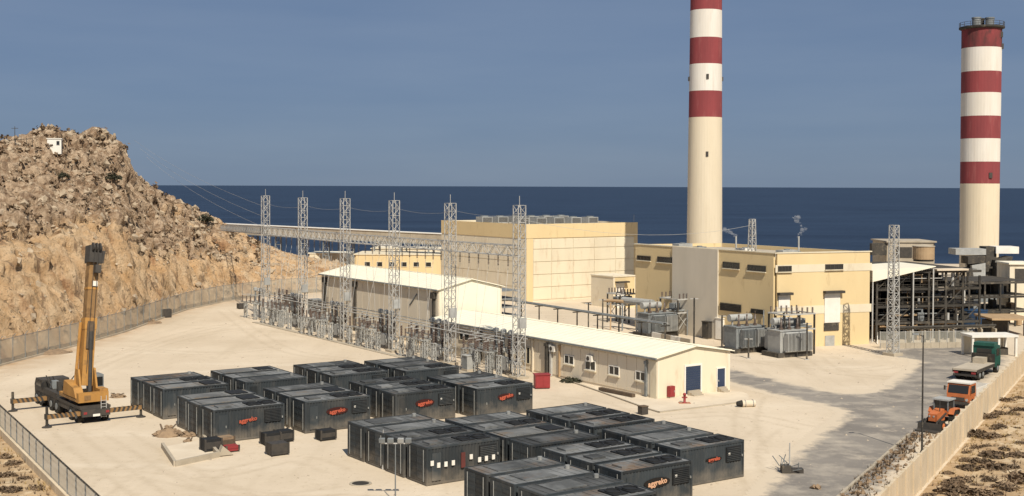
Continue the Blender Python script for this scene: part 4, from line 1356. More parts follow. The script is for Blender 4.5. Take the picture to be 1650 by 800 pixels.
ch = chimney('chimney', 'tall red and white banded chimney rising behind the yellow hall, its top out of view', c1, prof)
zt = zof(-26, 205)
b = MB(); b.lathe(c1, [(2.55, zt), (2.55, zt + .8), (2.2, zt + .8), (2.2, zt - .5)], 32, False); b.build('rim', MT['chimwhite'], ch)
for (x, y) in ((1109.5, 127), (1164.5, 127)):
    z = zof(y, 205); s = -1 if x < 1134 else 1
    b = MB(); p = c1 + Vector((s * (rr(z) + .0), 0, z)); b.box(p.x - .2, p.x + .2, p.y - .2, p.y + .2, p.z - .35, p.z + .35); b.build('warning_light', MT['darkmetal'], ch)
for (x, y) in ((1133.5, 125), (1133.5, 248)):
    z = zof(y, 205); p = c1 + Vector(((x - 1134.5) * .1, -rr(z), z))
    b = MB(); b.box(p.x - .2, p.x + .2, p.y - .12, p.y + .05, z - .4, z + .4); b.build('port', MT['darkmetal'], ch)
b = MB(); a0 = rad(235)
for k in range(46):
    z = k * 1.0 + .5; r = rr(z) + .12
    p = c1 + Vector((r * math.cos(rad(20)), r * math.sin(rad(20)), z)); b.bar(p - Vector((-.1, .25, 0)), p + Vector((-.1, .25, 0)), .05)
b.build('ladder', MT['steel'], ch)

YB = 230
c2 = GY(1576.5, 478, YB); c2.z = 0
zz = lambda y: CAMH + (303.5 - y) / 2000 * YB
prof = [(0, zz(297), 3.42, 3.46, 'chimbuff', 'shaft')]
ys2 = [297, 262, 225, 189, 152, 118, 80, 46]
for k in range(7):
    prof.append((zz(ys2[k]), zz(ys2[k + 1]), 3.46 + k * .012, 3.47 + k * .012, ('chimsoot' if k == 6 else 'chimred') if k % 2 == 0 else 'chimwhite', 'red_band' if k % 2 == 0 else 'white_band'))
ch2 = chimney('chimney', 'shorter red and white banded chimney at the right with flue pipes on its platform', c2, prof)
zt = zz(46)
b = MB(); b.lathe(c2, [(3.54, zt - .5), (4.0, zt - .3), (4.0, zt + .02), (3.0, zt + .02)], 36, True); b.build('platform', MT['darkgrime'], ch2)
b = MB()
for k in range(18):
    t = 2 * math.pi * k / 18; p = c2 + Vector((3.92 * math.cos(t), 3.92 * math.sin(t), zt)); q = c2 + Vector((3.92 * math.cos(t + .35), 3.92 * math.sin(t + .35), zt))
    b.bar(p, p + Z * .8, .06); b.bar(p + Z * .8, q + Z * .8, .06); b.bar(p + Z * .4, q + Z * .4, .05)
b.build('railing', MT['darkmetal'], ch2)
for (x, y, m) in ((-1.15, -.4, 'greymetal'), (1.35, -.3, 'greymetal'), (.1, 1.2, 'darkgrime')):
    b = MB(); b.lathe(c2 + Vector((x, y, zt)), [(.78, 0), (.78, 1.5), (.86, 1.5), (.86, 1.75), (.6, 1.75), (.6, .6)], 18, False); b.build('flue_pipe', MT[m], ch2)
for (x, y, a) in ((1600, 60, .5), (1603, 78, .7), (1582, 284, -.2)):
    z = zz(y); dx = (x - 1576.5) / 2000 * YB
    p = c2 + Vector((dx, -math.sqrt(max(.1, 3.52 ** 2 - dx * dx)), z))
    b = MB(); b.box(p.x - .3, p.x + .3, p.y - .15, p.y + .4, z - .5, z + .5); b.build('port', MT['darkmetal'], ch2)

# ================================================================== CONTAINERS
CL, CW, CH = 6.06, 2.62, 2.65
TEXT_ME = {}


def text_mesh(txt, size, key):
    if key in TEXT_ME: return TEXT_ME[key]
    cu_ = bpy.data.curves.new('lettering', 'FONT')
    cu_.body = txt; cu_.size = size; cu_.extrude = 0.012; cu_.shear = 0.12; cu_.align_x = 'CENTER'; cu_.align_y = 'CENTER'; cu_.resolution_u = 2; cu_.offset = 0.012
    o = bpy.data.objects.new('lettering', cu_); COL.objects.link(o)
    bpy.context.view_layer.update()
    me = bpy.data.meshes.new_from_object(o.evaluated_get(bpy.context.evaluated_depsgraph_get()))
    bpy.data.objects.remove(o)
    me.name = 'lettering'
    TEXT_ME[key] = me
    return me


def corr(mb, P, Q, z0, z1, n, dep, out):
    P, Q, out = Vector(P), Vector(Q), Vector(out)
    pts = []
    for i in range(n):
        for (f, d) in ((0, 0), (.3, 0), (.5, -dep), (.8, -dep)):
            pts.append(P.lerp(Q, (i + f) / n) + out * d)
    pts.append(Q)
    k = len(mb.v)
    for p in pts: mb.v += [(p.x, p.y, z0), (p.x, p.y, z1)]
    for i in range(len(pts) - 1): mb.f.append((k + 2 * i, k + 2 * i + 2, k + 2 * i + 3, k + 2 * i + 1))


def container_proto(kit):
    o = thing('generator_container', 'dark generator container', 'container')
    hx, hy = CL / 2, CW / 2
    b = MB(); z0, z1 = .2, CH - .14
    corr(b, (-hx + .1, -hy + .02, 0), (hx - .1, -hy + .02, 0), z0, z1, 22, .05, (0, -1, 0))
    corr(b, (hx - .1, hy - .02, 0), (-hx + .1, hy - .02, 0), z0, z1, 22, .05, (0, 1, 0))
    corr(b, (hx - .02, -hy + .1, 0), (hx - .02, hy - .1, 0), z0, z1, 9, .05, (1, 0, 0))
    b.box(-hx + .06, -hx + .12, -hy + .1, hy - .1, z0, z1)
    b.build('shell', MT['cont'], o)
    for sx in (-1, 1):
        for sy in (-1, 1):
            b = MB(); b.box(sx * hx - (.13 if sx > 0 else 0), sx * hx + (.13 if sx < 0 else 0), sy * hy - (.13 if sy > 0 else 0), sy * hy + (.13 if sy < 0 else 0), 0.02, CH)
            b.build('corner_post', MT['cont'], o)
    for (nm, za, zb) in (('top_rail', CH - .15, CH - .005), ('base_rail', .05, .21)):
        for sy in (-1, 1):
            y = sy * hy; b = MB(); b.box(-hx + .132, hx - .132, min(y, y - sy * .09), max(y, y - sy * .09), za, zb); b.build(nm, MT['cont'], o)
        for sx in (-1, 1):
            x = sx * hx; b = MB(); b.box(min(x, x - sx * .09), max(x, x - sx * .09), -hy + .132, hy - .132, za, zb); b.build(nm, MT['cont'], o)
    # roof sheet with its ribs
    b = MB(); b.box(-hx + .1, hx - .1, -hy + .095, hy - .095, CH - .09, CH - .04)
    for k in range(9):
        x = -hx + .5 + k * .62; b.box(x, x + .16, -hy + .2, hy - .2, CH - .04, CH - .015)
    b.build('roof', MT['controof' if kit != 2 else 'controofpale'], o)
    # doors on the left end, with bright lock rods
    for k, (ya, yb) in enumerate(((-hy + .15, -.015), (.015, hy - .15))):
        b = MB(); b.box(-hx - .005, -hx + .055, ya, yb, .24, CH - .17)
        for j in range(4): b.box(-hx - .03, -hx - .006, ya + .06, yb - .06, .4 + j * .52, .62 + j * .52)
        dd = b.build('end_door', MT['cont'], o)
        b = MB()
        yy_ = ya + .18 if k == 0 else yb - .3
        b.cyl((-hx - .05, yy_, .26), (-hx - .05, yy_, CH - .2), .028, n=6); b.build('lock_rod', MT['contlight'], dd)
    # long side: louvres, access door, light
    if kit in (0, 2):
        b = MB(); b.box(hx - 1.75, hx - .3, -hy - .035, -hy + .05, 1.25, 2.3)
        lv = b.build('louvre_panel', MT['contdark'], o)
        b = MB()
        for k in range(8): b.box(hx - 1.7, hx - .35, -hy - .075, -hy - .037, 1.3 + k * .12, 1.36 + k * .12)
        b.build('blade', MT['cont'], lv)
    b = MB(); b.box(-hx + .42, -hx + 1.15, -hy - .025, -hy + .05, .3, 2.2); dd = b.build('access_door', MT['cont'], o)
    b = MB(); b.box(-hx + 1.0, -hx + 1.06, -hy - .07, -hy - .027, 1.15, 1.35); b.build('handle', MT['contlight'], dd)
    b = MB(); b.box(hx - 1.32, hx - 1.14, -hy - .08, -hy - .0, 1.55 if kit != 1 else 1.7, 1.75 if kit != 1 else 1.9) if kit == 1 else b.box(hx - .24, hx - .15, -hy - .04, -hy + .05, 1.5, 1.65)
    b.build('side_lamp', MT['contlight'], o)
    # roof fittings
    if kit == 0:
        for x in (.75, 2.05):
            b = MB(); b.box(x - .55, x + .55, -.75, .75, CH - .04, CH + .05); f = b.build('fan_housing', MT['contdark'], o)
            b = MB(); b.lathe((x, 0, CH + .05), [(.5, 0), (.5, .06), (.42, .06), (.42, .0)], 14, False); b.build('fan_guard', MT['contdark'], f)
        b = MB(); b.box(-2.3, -1.2, -.5, .5, CH - .04, CH + .09); b.build('silencer_cover', MT['controof'], o)
    elif kit == 1:
        b = MB(); b.box(-1.9, .5, -.85, .85, CH - .04, CH + .03); b.build('hatch_cover', MT['controof'], o)
        b = MB(); b.cyl((2.3, .5, CH - .04), (2.3, .5, CH + .18), .16, n=10); b.build('exhaust_cap', MT['contlight'], o)
    else:
        b = MB(); b.box(1.0, 2.5, -.8, .8, CH - .04, CH + .06); b.build('fan_housing', MT['contdark'], o)
        b = MB(); b.box(-2.6, .4, -.95, .95, CH - .035, CH + .02); b.build('roof_cover', MT['controofpale'], o)
    for x in (-1.6, 1.6):
        b = MB(); b.box(x - .2, x + .2, -hy + .02, hy - .02, 0, .05); b.build('sleeper', MT['wood'], o)
    return o


PROTO = [container_proto(k) for k in range(3)]
used_proto = [False] * 3
# near left roof corner of the front container of each row, and gaps in the row (metres along V)
PITCH = 2.98
ROWS = [
    ('first row of the rear group', (344, 662), [0, 1, 2, 'g', 3, 4, 5], 3.55),
    ('second row of the rear group', (491.5, 648), [0, 1, 2, 'g', 3, 4, 5], 3.75),
    ('third row of the rear group', (637, 635.5), [0, 1, 2, 'g', 3, 4, 5], 3.75),
    ('rightmost row of the rear group', (768, 627), [0, 1, 2, 'g', 3, 4, 5], 3.9),
    ('leftmost row of the front group', (687, 722), [0, 1, 2, 3], 0),
    ('middle row of the front group', (1000.6, 761), [0, 1, 2, 'g', 3, 4, 5, 6], .7),
    ('rightmost row of the front group', (1096, 725), [0, 1, 2, 'g', 3, 4, 5], .5),
]
ORD = ['nearest', 'second', 'third', 'fourth', 'fifth', 'sixth', 'seventh']
CONT = {}


def place_container(key, corner, label):
    kit = random.choice([0, 0, 1, 1, 2]) if key[1] else 0
    c = corner + U * (CL / 2) + V * (CW / 2)
    if not used_proto[kit]:
        o = PROTO[kit]; used_proto[kit] = True
    else:
        o = copy_tree(PROTO[kit])
    o.location = (c.x, c.y, 0); o.rotation_euler = (0, 0, TH + rad(random.uniform(-.5, .5)))
    tag(o, label, 'container', 'dark generator containers')
    CONT[key] = o
    return o


def rowlabel(k, r, extra=''):
    if r == 0: return 'dark container %snearest in the %s' % (extra, ROWS[k][0])
    return 'dark container, %s from the near end in %s' % (ORD[r], ROWS[k][0])


LOGOS = {(0, 0): 'with red oval lettering, ', (1, 0): 'with orange lettering, ', (2, 0): 'with orange oval lettering, ', (3, 0): 'with slanted red lettering, ', (5, 0): 'with pale lettering, ', (6, 0): 'with faint red lettering, ', (4, 0): 'with white plates, '}
for k, (nm, pxy, seq, gap) in enumerate(ROWS):
    q = G(*pxy, CH); q.z = 0
    s = 0.0
    for r in seq:
        if r == 'g':
            s += gap - (PITCH - CW) * (1 if gap > 1.5 else 0); continue
        place_container((k, r), q + V * (s) + U * (random.uniform(-.12, .12) if r else 0), rowlabel(k, r, LOGOS.get((k, r), '')))
        s += PITCH
q = G(748, 753, CH); q.z = 0
for r in range(4):
    place_container((7, 3 - r), q - V * (CW + PITCH * r), 'dark container, %s in the row cut by the lower picture edge' % ['farthest', 'second farthest', 'third farthest', 'nearest'][r])


def dress(key, letm, x, z, size, boardm='signboard', rot=4, board=(1.75, .62)):
    o = CONT[key]; hy = CW / 2
    b = MB()
    pts = [(x + board[0] / 2 * math.cos(t) * (1 if abs(math.cos(t)) < .8 else 1), -hy - .03, z + board[1] / 2 * math.sin(t)) for t in [2 * math.pi * i / 20 for i in range(20)]]
    b.prism(pts, (0, .05, 0))
    bo_ = b.build('sign_board', MT[boardm], o)
    base = text_mesh('aggreko', size, size)
    me = base.copy()
    me.transform(Matrix.Translation((x, -hy - .045, z)) @ Matrix.Rotation(rad(90), 4, 'X') @ Matrix.Rotation(rad(rot), 4, 'Z'))
    me.materials.clear(); me.materials.append(MT[letm])
    link_mesh('lettering', me, None, bo_)


dress((0, 0), 'lettering', -.15, 1.62, .48, rot=5, board=(2.3, .66))
dress((1, 0), 'lettering', -.1, 1.62, .46, rot=5, board=(2.0, .62))
dress((2, 0), 'lettering', -.1, 1.62, .46, rot=5, board=(1.9, .66))
dress((3, 0), 'lettering', .1, 1.7, .46, rot=8, board=(1.8, .5))
dress((5, 0), 'letterpale', -.05, 1.6, .50, 'signdark', rot=4, board=(2.2, .62))
dress((6, 0), 'lettering', .1, 1.62, .34, 'signdark', rot=2, board=(1.5, .3))
for key in ((0, 0), (1, 0), (2, 0), (3, 0), (5, 0), (6, 0)):
    b = MB(); b.box(1.45, 1.62, -CW / 2 - .07, -CW / 2 - .02, 1.75, 1.93); b.build('white_lamp', MT['whitepaint'], CONT[key])
# white plates and a red plate on the near container of the front group
o = CONT[(4, 0)]
for ox, oz in ((-2.62, 1.55), (-2.1, 1.36), (-1.52, 1.36), (-.92, 1.38), (.55, 1.62), (1.25, 1.33), (1.82, 1.35), (2.42, 1.38)):
    b = MB(); b.box(ox - .12, ox + .12, -CW / 2 - .10, -CW / 2 - .04, oz - .17, oz + .17); b.build('white_plate', MT['whitepaint'], o)
b = MB(); b.box(-.28, .05, -CW / 2 - .11, -CW / 2 - .03, .95, 2.0); b.build('red_plate', mat('dull_red_plate', (0.13, 0.035, 0.03), (0.09, 0.03, 0.025), 2), o)

# ================================================================== MOBILE CRANE
P = Vector((-37.7, 108.9, 0))
cr = thing('mobile_crane', 'yellow mobile crane with outriggers spread and boom raised almost upright', 'crane', P, rad(127))
# local x = towards the carrier's front (away from us), y = across
b = MB(); b.box(-3.2, 9.6, -1.25, 1.25, .75, 1.25); b.box(-3.2, 3.2, -1.32, 1.32, 1.25, 1.45); b.box(-3.45, -3.2, -1.2, 1.2, .62, 1.2); b.build('carrier', MT['darkmetal'], cr)
b = MB(); b.box(3.2, 9.5, -1.28, -.35, 1.25, 1.75); b.box(3.2, 9.5, .35, 1.28, 1.25, 1.75); b.build('deck_locker', MT['darkmetal'], cr)
b = MB(); b.prism([(7.9, -1.25, 1.25), (10.1, -1.25, 1.0), (10.2, -1.25, 1.8), (9.8, -1.25, 2.4), (7.9, -1.25, 2.4)], (0, 2.5, 0)); cab = b.build('driver_cab', MT['darkmetal'], cr)
for s in (-1, 1):
    b = MB(); b.box(8.2, 9.6, *sorted((s * 1.252, s * 1.27)), 1.7, 2.25); b.build('side_window', MT['glass'], cab)
for x in (-2.2, -.6, 3.4, 5.0, 8.0, 9.4):
    for s in (-1, 1):
        b = MB(); b.cyl((x, s * .85, .62), (x, s * 1.3, .62), .62, n=16); w = b.build('wheel', MT['rubber'], cr)
        b = MB(); b.cyl((x, s * 1.27, .62), (x, s * 1.34, .62), .3, n=12); b.build('rim', MT['greymetal'], w)
for (x, la, lb) in ((-2.9, 4.0, 4.1), (6.6, 4.2, 3.9)):
    for s, ln in ((1, la), (-1, lb)):
        b = MB(); b.box(x - .2, x + .2, *sorted((s * 1.2, s * ln)), .72, 1.08); bm_ = b.build('outrigger_beam', MT['craneochre'], cr)
        b = MB()
        for k in range(6):
            y0 = s * (1.5 + k * (ln - 1.7) / 6); b.obb((x - .215, y0, .72), (0, s * .2, 0), (0, s * .16, .36), (.43, 0, 0))
        b.build('hazard_stripe', MT['darkmetal'], bm_)
        b = MB(); b.cyl((x, s * ln, .06), (x, s * ln, 1.75), .12, n=8); b.box(x - .17, x + .17, s * ln - .17, s * ln + .17, .7, 1.15); jk = b.build('jack', MT['darkgrime'], cr)
        b = MB(); b.lathe((x, s * ln, 0.0), [(.42, 0), (.42, .07), (.2, .12)], 12); b.build('foot_pad', MT['darkmetal'], jk)
b = MB(); b.lathe((0.3, 0, 1.45), [(1.15, 0), (1.15, .3)], 20); b.build('slew_ring', MT['darkmetal'], cr)
# superstructure faces us: counterweight / engine end towards the camera
b = MB(); b.box(-2.2, 2.6, -1.3, 1.3, 1.75, 2.1); b.build('slew_frame', MT['craneyellow'], cr)
b = MB(); b.prism([(-2.2, .62, 2.1), (1.4, .62, 2.1), (1.0, .62, 3.3), (-1.6, .62, 2.9)], (0, .75, 0)); b.build('winch_housing', MT['craneyellow'], cr)
b = MB(); b.box(-2.5, -1.0, -1.35, -.62, 2.1, 2.75); b.build('engine_cover', MT['craneyellow'], cr)
b = MB(); b.box(-2.75, -2.2, -1.3, 1.3, 1.75, 2.55); cwt = b.build('counterweight', MT['craneyellow'], cr)
b = MB(); b.box(-2.78, -2.752, .25, .8, 1.95, 2.35); b.build('vent_grille', MT['craneochre'], cwt)
b = MB(); b.prism([(1.0, -2.15, 1.9), (2.9, -2.15, 1.9), (2.9, -2.15, 3.0), (2.5, -2.15, 3.5), (1.0, -2.15, 3.5)], (0, .95, 0)); oc = b.build('operator_cab', MT['greymetal'], cr)
b = MB(); b.box(1.15, 2.5, -2.175, -2.152, 2.5, 3.3); b.box(.975, .998, -2.05, -1.3, 2.5, 3.3); b.build('window', MT['glass'], oc)
b = MB()
for s in (-1, 1): b.prism([(-1.7, s * .62, 2.1), (.4, s * .62, 2.1), (-.3, s * .62, 4.4), (-1.0, s * .62, 4.4)], (0, s * .16, 0))
b.build('boom_bracket', MT['craneyellow'], cr)
for (x, y, sx, sy, h_, m) in ((3.6, 0, .5, .5, .5, 'darkgrime'), (5.2, -.6, .9, .5, .45, 'darkgrime'), (6.6, .5, .7, .6, .7, 'greymetal'), (4.5, .7, .5, .35, .9, 'darkmetal')):
    b = MB(); b.box(x - sx / 2, x + sx / 2, y - sy / 2, y + sy / 2, 1.75, 1.75 + h_); b.build('tool_box', MT[m], cr)
b = MB(); b.cyl((7.4, .9, 1.9), (7.6, .9, 1.9), .5, n=14); b.build('spare_wheel', MT['rubber'], cr)
for k in range(9):
    b = MB(); x = random.uniform(3.2, 7.6); y = random.uniform(-1.1, 1.1); q_ = Vector((x, y, 1.8)); b.bar(q_, q_ + Vector((random.uniform(-1, 1), random.uniform(-.6, .6), random.uniform(.3, 1.5))), .07, None, True); b.build('hose', MT['darkmetal'], cr)
b = MB()
for k in range(6): b.bar((-3.3, -.9 + .0, .5 + k * .28), (-3.3, -.45, .5 + k * .28), .04)
b.bar((-3.3, -.9, .45), (-3.3, -.9, 2.3), .05); b.bar((-3.3, -.45, .45), (-3.3, -.45, 2.3), .05); b.build('ladder', MT['steel'], cr)
b = MB(); b.box(-2.1, 2.4, 1.31, 1.36, 1.8, 2.0); b.box(-2.2, 2.5, -1.36, -1.31, 1.8, 2.0); b.build('hazard_rail', MT['craneochre'], cr)
# boom: local frame along its axis
foot = Vector((-.65, 0, 3.9))
tip = foot + Vector((1.5, -1.25, 11.0))
ax = (tip - foot).normalized(); ay = Vector((0, 1, 0)); ay = (ay - ax * ay.dot(ax)).normalized(); axx = ay.cross(ax)


def boom(name, a, c, w, h, m):
    b = MB(); b.obb(foot + ax * a - axx * h / 2 - ay * w / 2, axx * h, ay * w, ax * (c - a)); return b.build(name, MT[m], cr)
boom('boom_section', -1.0, 3.9, .95, 1.1, 'craneyellow')
boom('boom_collar', 3.9, 4.9, 1.03, 1.18, 'craneyellow')
boom('boom_section', 4.9, 9.2, .85, .98, 'craneochre')
boom('boom_collar', 7.4, 7.6, .92, 1.05, 'craneyellow')
boom('boom_section', 9.2, 9.8, .8, .9, 'craneochre')
b = MB(); b.obb(foot + ax * 3.1 - axx * .62 - ay * .3, -axx * .04, ay * .6, ax * 1.5); b.obb(foot + ax * 2.2 - axx * .59 - ay * .32, -axx * .1, ay * .64, ax * 2.2); b.build('winch_recess', MT['wood'], cr)
b = MB(); b.cyl(foot + Vector((-1.05, 0, -1.4)), foot + ax * 3.7 - axx * .75, .17, n=10); b.build('lift_cylinder', MT['darkmetal'], cr)
b = MB(); b.cyl(foot + Vector((.4, .85, -1.6)), foot + ax * 4.5 + ay * .72, .14, n=10); b.build('lift_cylinder', MT['craneyellow'], cr)
hd = foot + ax * 9.8
b = MB(); b.obb(hd - axx * .75 - ay * .55, axx * 1.3, ay * 1.1, ax * 1.5); b.obb(hd - axx * .4 - ay * .85, axx * .9, ay * .35, ax * 1.1 - ay * .1)
b.build('boom_head', MT['darkmetal'], cr)
for s in (-.3, .0, .3):
    b = MB(); c_ = hd + ax * 1.35 + ay * s - axx * .75; b.cyl(c_ - ay * .06, c_ + ay * .06, .38, n=14); b.build('sheave', MT['darkmetal'], cr)
b = MB(); c_ = hd - axx * .95 - ay * .1; b.bar(c_ + ax * 1.2, c_ - ax * .3, .05); b.obb(c_ - ax * .95 - axx * .25 - ay * .3, axx * .45, ay * .5, ax * .7); b.build('hook_block', MT['darkmetal'], cr)
b = MB()
for s in (-.18, .18): b.bar(foot + ax * .2 - axx * .75 + ay * s, hd + ax * 1.5 - axx * .9 + ay * s, .035)
b.build('hoist_rope', MT['darkmetal'], cr)
b = MB(); c_ = foot + ax * 7.7 - axx * .57 - ay * .35; b.obb(c_, -axx * .05, ay * .4, ax * .45); b.build('white_plate', MT['whitepaint'], cr)
for s in (-1, 1):
    b = MB(); b.box(-3.48, -3.452, s * .95 - .14, s * .95 + .14, .85, 1.05); b.build('tail_light', MT['red'], cr)
b = MB(); b.box(-3.49, -3.453, -.3, .3, .62, .82); b.build('number_plate', MT['whitepaint'], cr)

# ================================================================== SWITCHYARD
T6 = G(836, 610); NT = 6
tower_px = [(836, 610, 331), (725, 587, 328), (635, 567, 324), (556, 550, 321), (488, 532, 320), (428, 516, 317)]
TW = []
words_t = ['nearest, beside the low cream shed', 'second from the near end', 'third from the near end', 'fourth from the near end', 'fifth from the near end', 'farthest, by the foot of the hill']
for i, (x, yb, yt) in enumerate(tower_px):
    p = G(x, yb); TW.append(p)
    hgt = CAMH + (300 - yt) / 2000 * p.y
    o = thing('lattice_mast', 'grey lattice gantry mast of the switchyard, %s' % words_t[i], 'mast', p, TH, 'gantry masts of the switchyard')
    w0 = .95
    for sx in (-1, 1):
        for sy in (-1, 1):
            b = MB(); b.box(sx * w0 / 2 - .04, sx * w0 / 2 + .04, sy * w0 / 2 - .04, sy * w0 / 2 + .04, 0.1, hgt); b.build('leg', MT['steel'], o)
    b = MB(); b.lattice((0, 0, .2), (0, 0, hgt), w0, w0, 20, tb=.045, side=(1, 0, 0), legs=False); b.build('bracing', MT['steel'], o, kind='stuff')
    b = MB(); b.box(-.8, .8, -.8, .8, 0, .25); b.build('footing', MT['concrete'], o)
    b = MB(); b.bar((0, 0, hgt), (0, 0, hgt + 1.0), .05, None, True); b.build('lightning_rod', MT['steel'], o)
    b = MB(); b.box(-.45, .45, -.75, -.52, 5.4, 6.5); b.build('terminal_box', MT['lightgrey'], o)
ZB = 13.6
BAY = ['between the two nearest gantry masts', 'between the second and third gantry masts', 'between the third and fourth gantry masts', 'between the fourth and fifth gantry masts', 'between the two farthest gantry masts', 'beyond the farthest gantry mast']
ends = TW + [GY(360, 366, 236)]
ends[-1].z = 0
for i in range(6):
    a, c = ends[i], ends[i + 1]
    d_ = (c - a).normalized()
    gap = .55
    p, q = a + d_ * gap + Z * ZB, c - d_ * (gap if i < 5 else 0) + Z * (ZB - (1.2 if i == 5 else 0))
    o = thing('gantry_beam', 'grey lattice gantry beam ' + ['between the two nearest switchyard masts', 'between the second and third switchyard masts', 'between the third and fourth switchyard masts', 'between the fourth and fifth switchyard masts', 'between the fifth and farthest switchyard masts', 'from the farthest switchyard mast to the hill'][i], 'beam', p, 0, 'gantry beams of the switchyard')
    sd = d_.cross(Z)
    for sx in (-1, 1):
        for sz in (-1, 1):
            b = MB(); off = sd * (sx * .5) + Z * (sz * .55); b.bar(p + off, q + off, .085, None, True); b.build('chord', MT['steel'], o)
    b = MB(); b.lattice(p, q, 1.05, 1.05, max(6, int((q - p).length / 1.0)), tb=.05, legs=False); b.build('bracing', MT['steel'], o, kind='stuff')
    if i < 5:
        for f in (.12, .27, .42, .58, .73, .88):
            m_ = p.lerp(q, f)
            s_ = thing('insulator_string', 'brown insulator string under the gantry beam ' + BAY[i], 'insulator', m_ - Z * .55, 0, 'insulator strings ' + BAY[i])
            b = MB()
            for k in range(7): b.lathe((m_.x, m_.y, m_.z - .75 - k * .16), [(.04, 0), (.13, .03), (.04, .1)], 8, False)
            b.build('discs', MT['porcelain'], s_)
            b = MB(); b.bar(m_ - Z * .55, m_ - Z * 2.0, .04); b.build('hanger', MT['steel'], s_)
            # dropper to the apparatus
            e_ = m_ + U * random.uniform(-1.6, .8) + d_ * random.uniform(-1, 1); e_.z = 4.2
            b = MB(); b.bar(m_ - Z * 2.0, e_, .035)
            b.build_thing('dropper_wire', MT['steel'], 'thin dropper wire below the gantry beam ' + BAY[i], 'wire', m_ - Z * 2.0, 'dropper wires ' + BAY[i])


def line_wire(pts, lab, grp, r=.028, sag=1.2, cat='wire'):
    a, c = pts
    b = MB(); prev = a
    for k in range(1, 11):
        f = k / 10; q = a.lerp(c, f) - Z * (4 * sag * f * (1 - f)); b.bar(prev, q, r); prev = q
    return b.build_thing('overhead_wire', MT['steel'], lab, cat, a, grp)
for k in range(3):
    line_wire((TW[5] + Z * (14.2 + k * 1.4) + U * (k * .5 - .5), Vector((-86 - 3 * k, 292 + 5 * k, 27 + 2.2 * k))), 'thin overhead wire from the farthest switchyard mast towards the hill', 'overhead wires to the hill')
for i in range(5):
    line_wire((TW[i] + Z * 17.5, TW[i + 1] + Z * 17.8), 'thin earth wire strung between the tops of the switchyard masts', 'earth wires over the switchyard', .02, .4)

# ---- apparatus prototypes (local x across the row, y along it)
def ribbed(b, x, y, z0, h, r, n=7, rt=None):
    prof = []
    for k in range(n):
        a = z0 + h * k / n; s = h / n
        rk = r if rt is None else r + (rt - r) * k / n
        prof += [(rk * .55, a), (rk, a + s * .35), (rk * .55, a + s * .7)]
    b.lathe((x, y, 0), prof, 8)


def ap_post():
    o = thing('post_insulator', '', 'insulator')
    b = MB(); b.lattice((0, 0, 0), (0, 0, 2.3), .42, .36, 4, .07, .045, side=(1, 0, 0)); b.box(-.26, .26, -.26, .26, 2.3, 2.38); b.build('support', MT['lightgrey'], o)
    b = MB(); ribbed(b, 0, 0, 2.38, 1.35, .17); b.build('insulator', MT['porcelain'], o)
    b = MB(); b.cyl((0, 0, 3.73), (0, 0, 3.9), .1, n=8); b.build('terminal', MT['lightgrey'], o)
    return o


def ap_ct():
    o = thing('current_transformer', '', 'transformer')
    b = MB(); b.box(-.12, .12, -.12, .12, 0, 2.0); b.box(-.4, .4, -.4, .4, 2.0, 2.5); b.build('support', MT['lightgrey'], o)
    b = MB(); ribbed(b, 0, 0, 2.5, 1.5, .24, 8, .17); b.build('insulator', MT['greymetal'], o)
    b = MB(); b.lathe((0, 0, 4.0), [(.2, 0), (.34, .12), (.34, .5), (.12, .62)], 10); b.build('head_tank', MT['lightgrey'], o)
    return o


def ap_breaker():
    o = thing('circuit_breaker', '', 'breaker')
    b = MB(); b.box(-.35, .35, -1.9, 1.9, 1.2, 1.5)
    for y in (-1.6, 1.6):
        for x in (-.3, .3): b.box(x - .06, x + .06, y - .06, y + .06, 0, 1.2)
    b.build('frame', MT['lightgrey'], o)
    b = MB(); b.box(-.75, -.36, -.5, .5, .5, 1.9); b.build('drive_cabinet', MT['lightgrey'], o)
    for y in (-1.5, 0, 1.5):
        b = MB(); ribbed(b, 0, y, 1.5, 1.2, .2, 6); b.lathe((0, y, 2.7), [(.2, 0), (.2, .2)], 8); ribbed(b, 0, y, 2.9, 1.3, .24, 6); b.build('pole_insulator', MT['porcelain'], o)
    return o


def ap_disc():
    o = thing('disconnector', '', 'switch')
    for y in (-1.9, 1.9):
        b = MB(); b.lattice((0, y, 0), (0, y, 2.5), .4, .4, 5, .07, .045, side=(1, 0, 0)); b.build('support', MT['lightgrey'], o)
    b = MB(); b.box(-.7, -.58, -2.3, 2.3, 2.5, 2.65); b.box(.58, .7, -2.3, 2.3, 2.5, 2.65); b.box(-.7, .7, -1.98, -1.82, 2.42, 2.5); b.box(-.7, .7, 1.82, 1.98, 2.42, 2.5); b.build('beam', MT['lightgrey'], o)
    for y in (-1.6, 0, 1.6):
        for x in (-.64, .64):
            b = MB(); ribbed(b, x, y, 2.65, .95, .13, 5); b.build('insulator', MT['porcelain'], o)
        b = MB(); b.bar((-.64, y, 3.65), (.64, y, 3.68), .07, None, True); b.build('blade', MT['lightgrey'], o)
    return o


def ap_cab():
    o = thing('switch_cabinet', '', 'cabinet')
    b = MB(); b.box(-.35, .35, -.55, .55, .3, 1.75); b.build('body', MT['lightgrey'], o)
    for y in (-.27, .27):
        b = MB(); b.box(-.375, -.352, y - .25, y + .25, .36, 1.7); b.build('door', MT['greymetal'], o)
    b = MB(); b.box(-.45, .45, -.62, .62, 1.75, 1.83); b.build('lid', MT['lightgrey'], o)
    b = MB(); b.box(-.4, .4, -.6, .6, 0, .3); b.build('plinth', MT['concrete'], o)
    return o


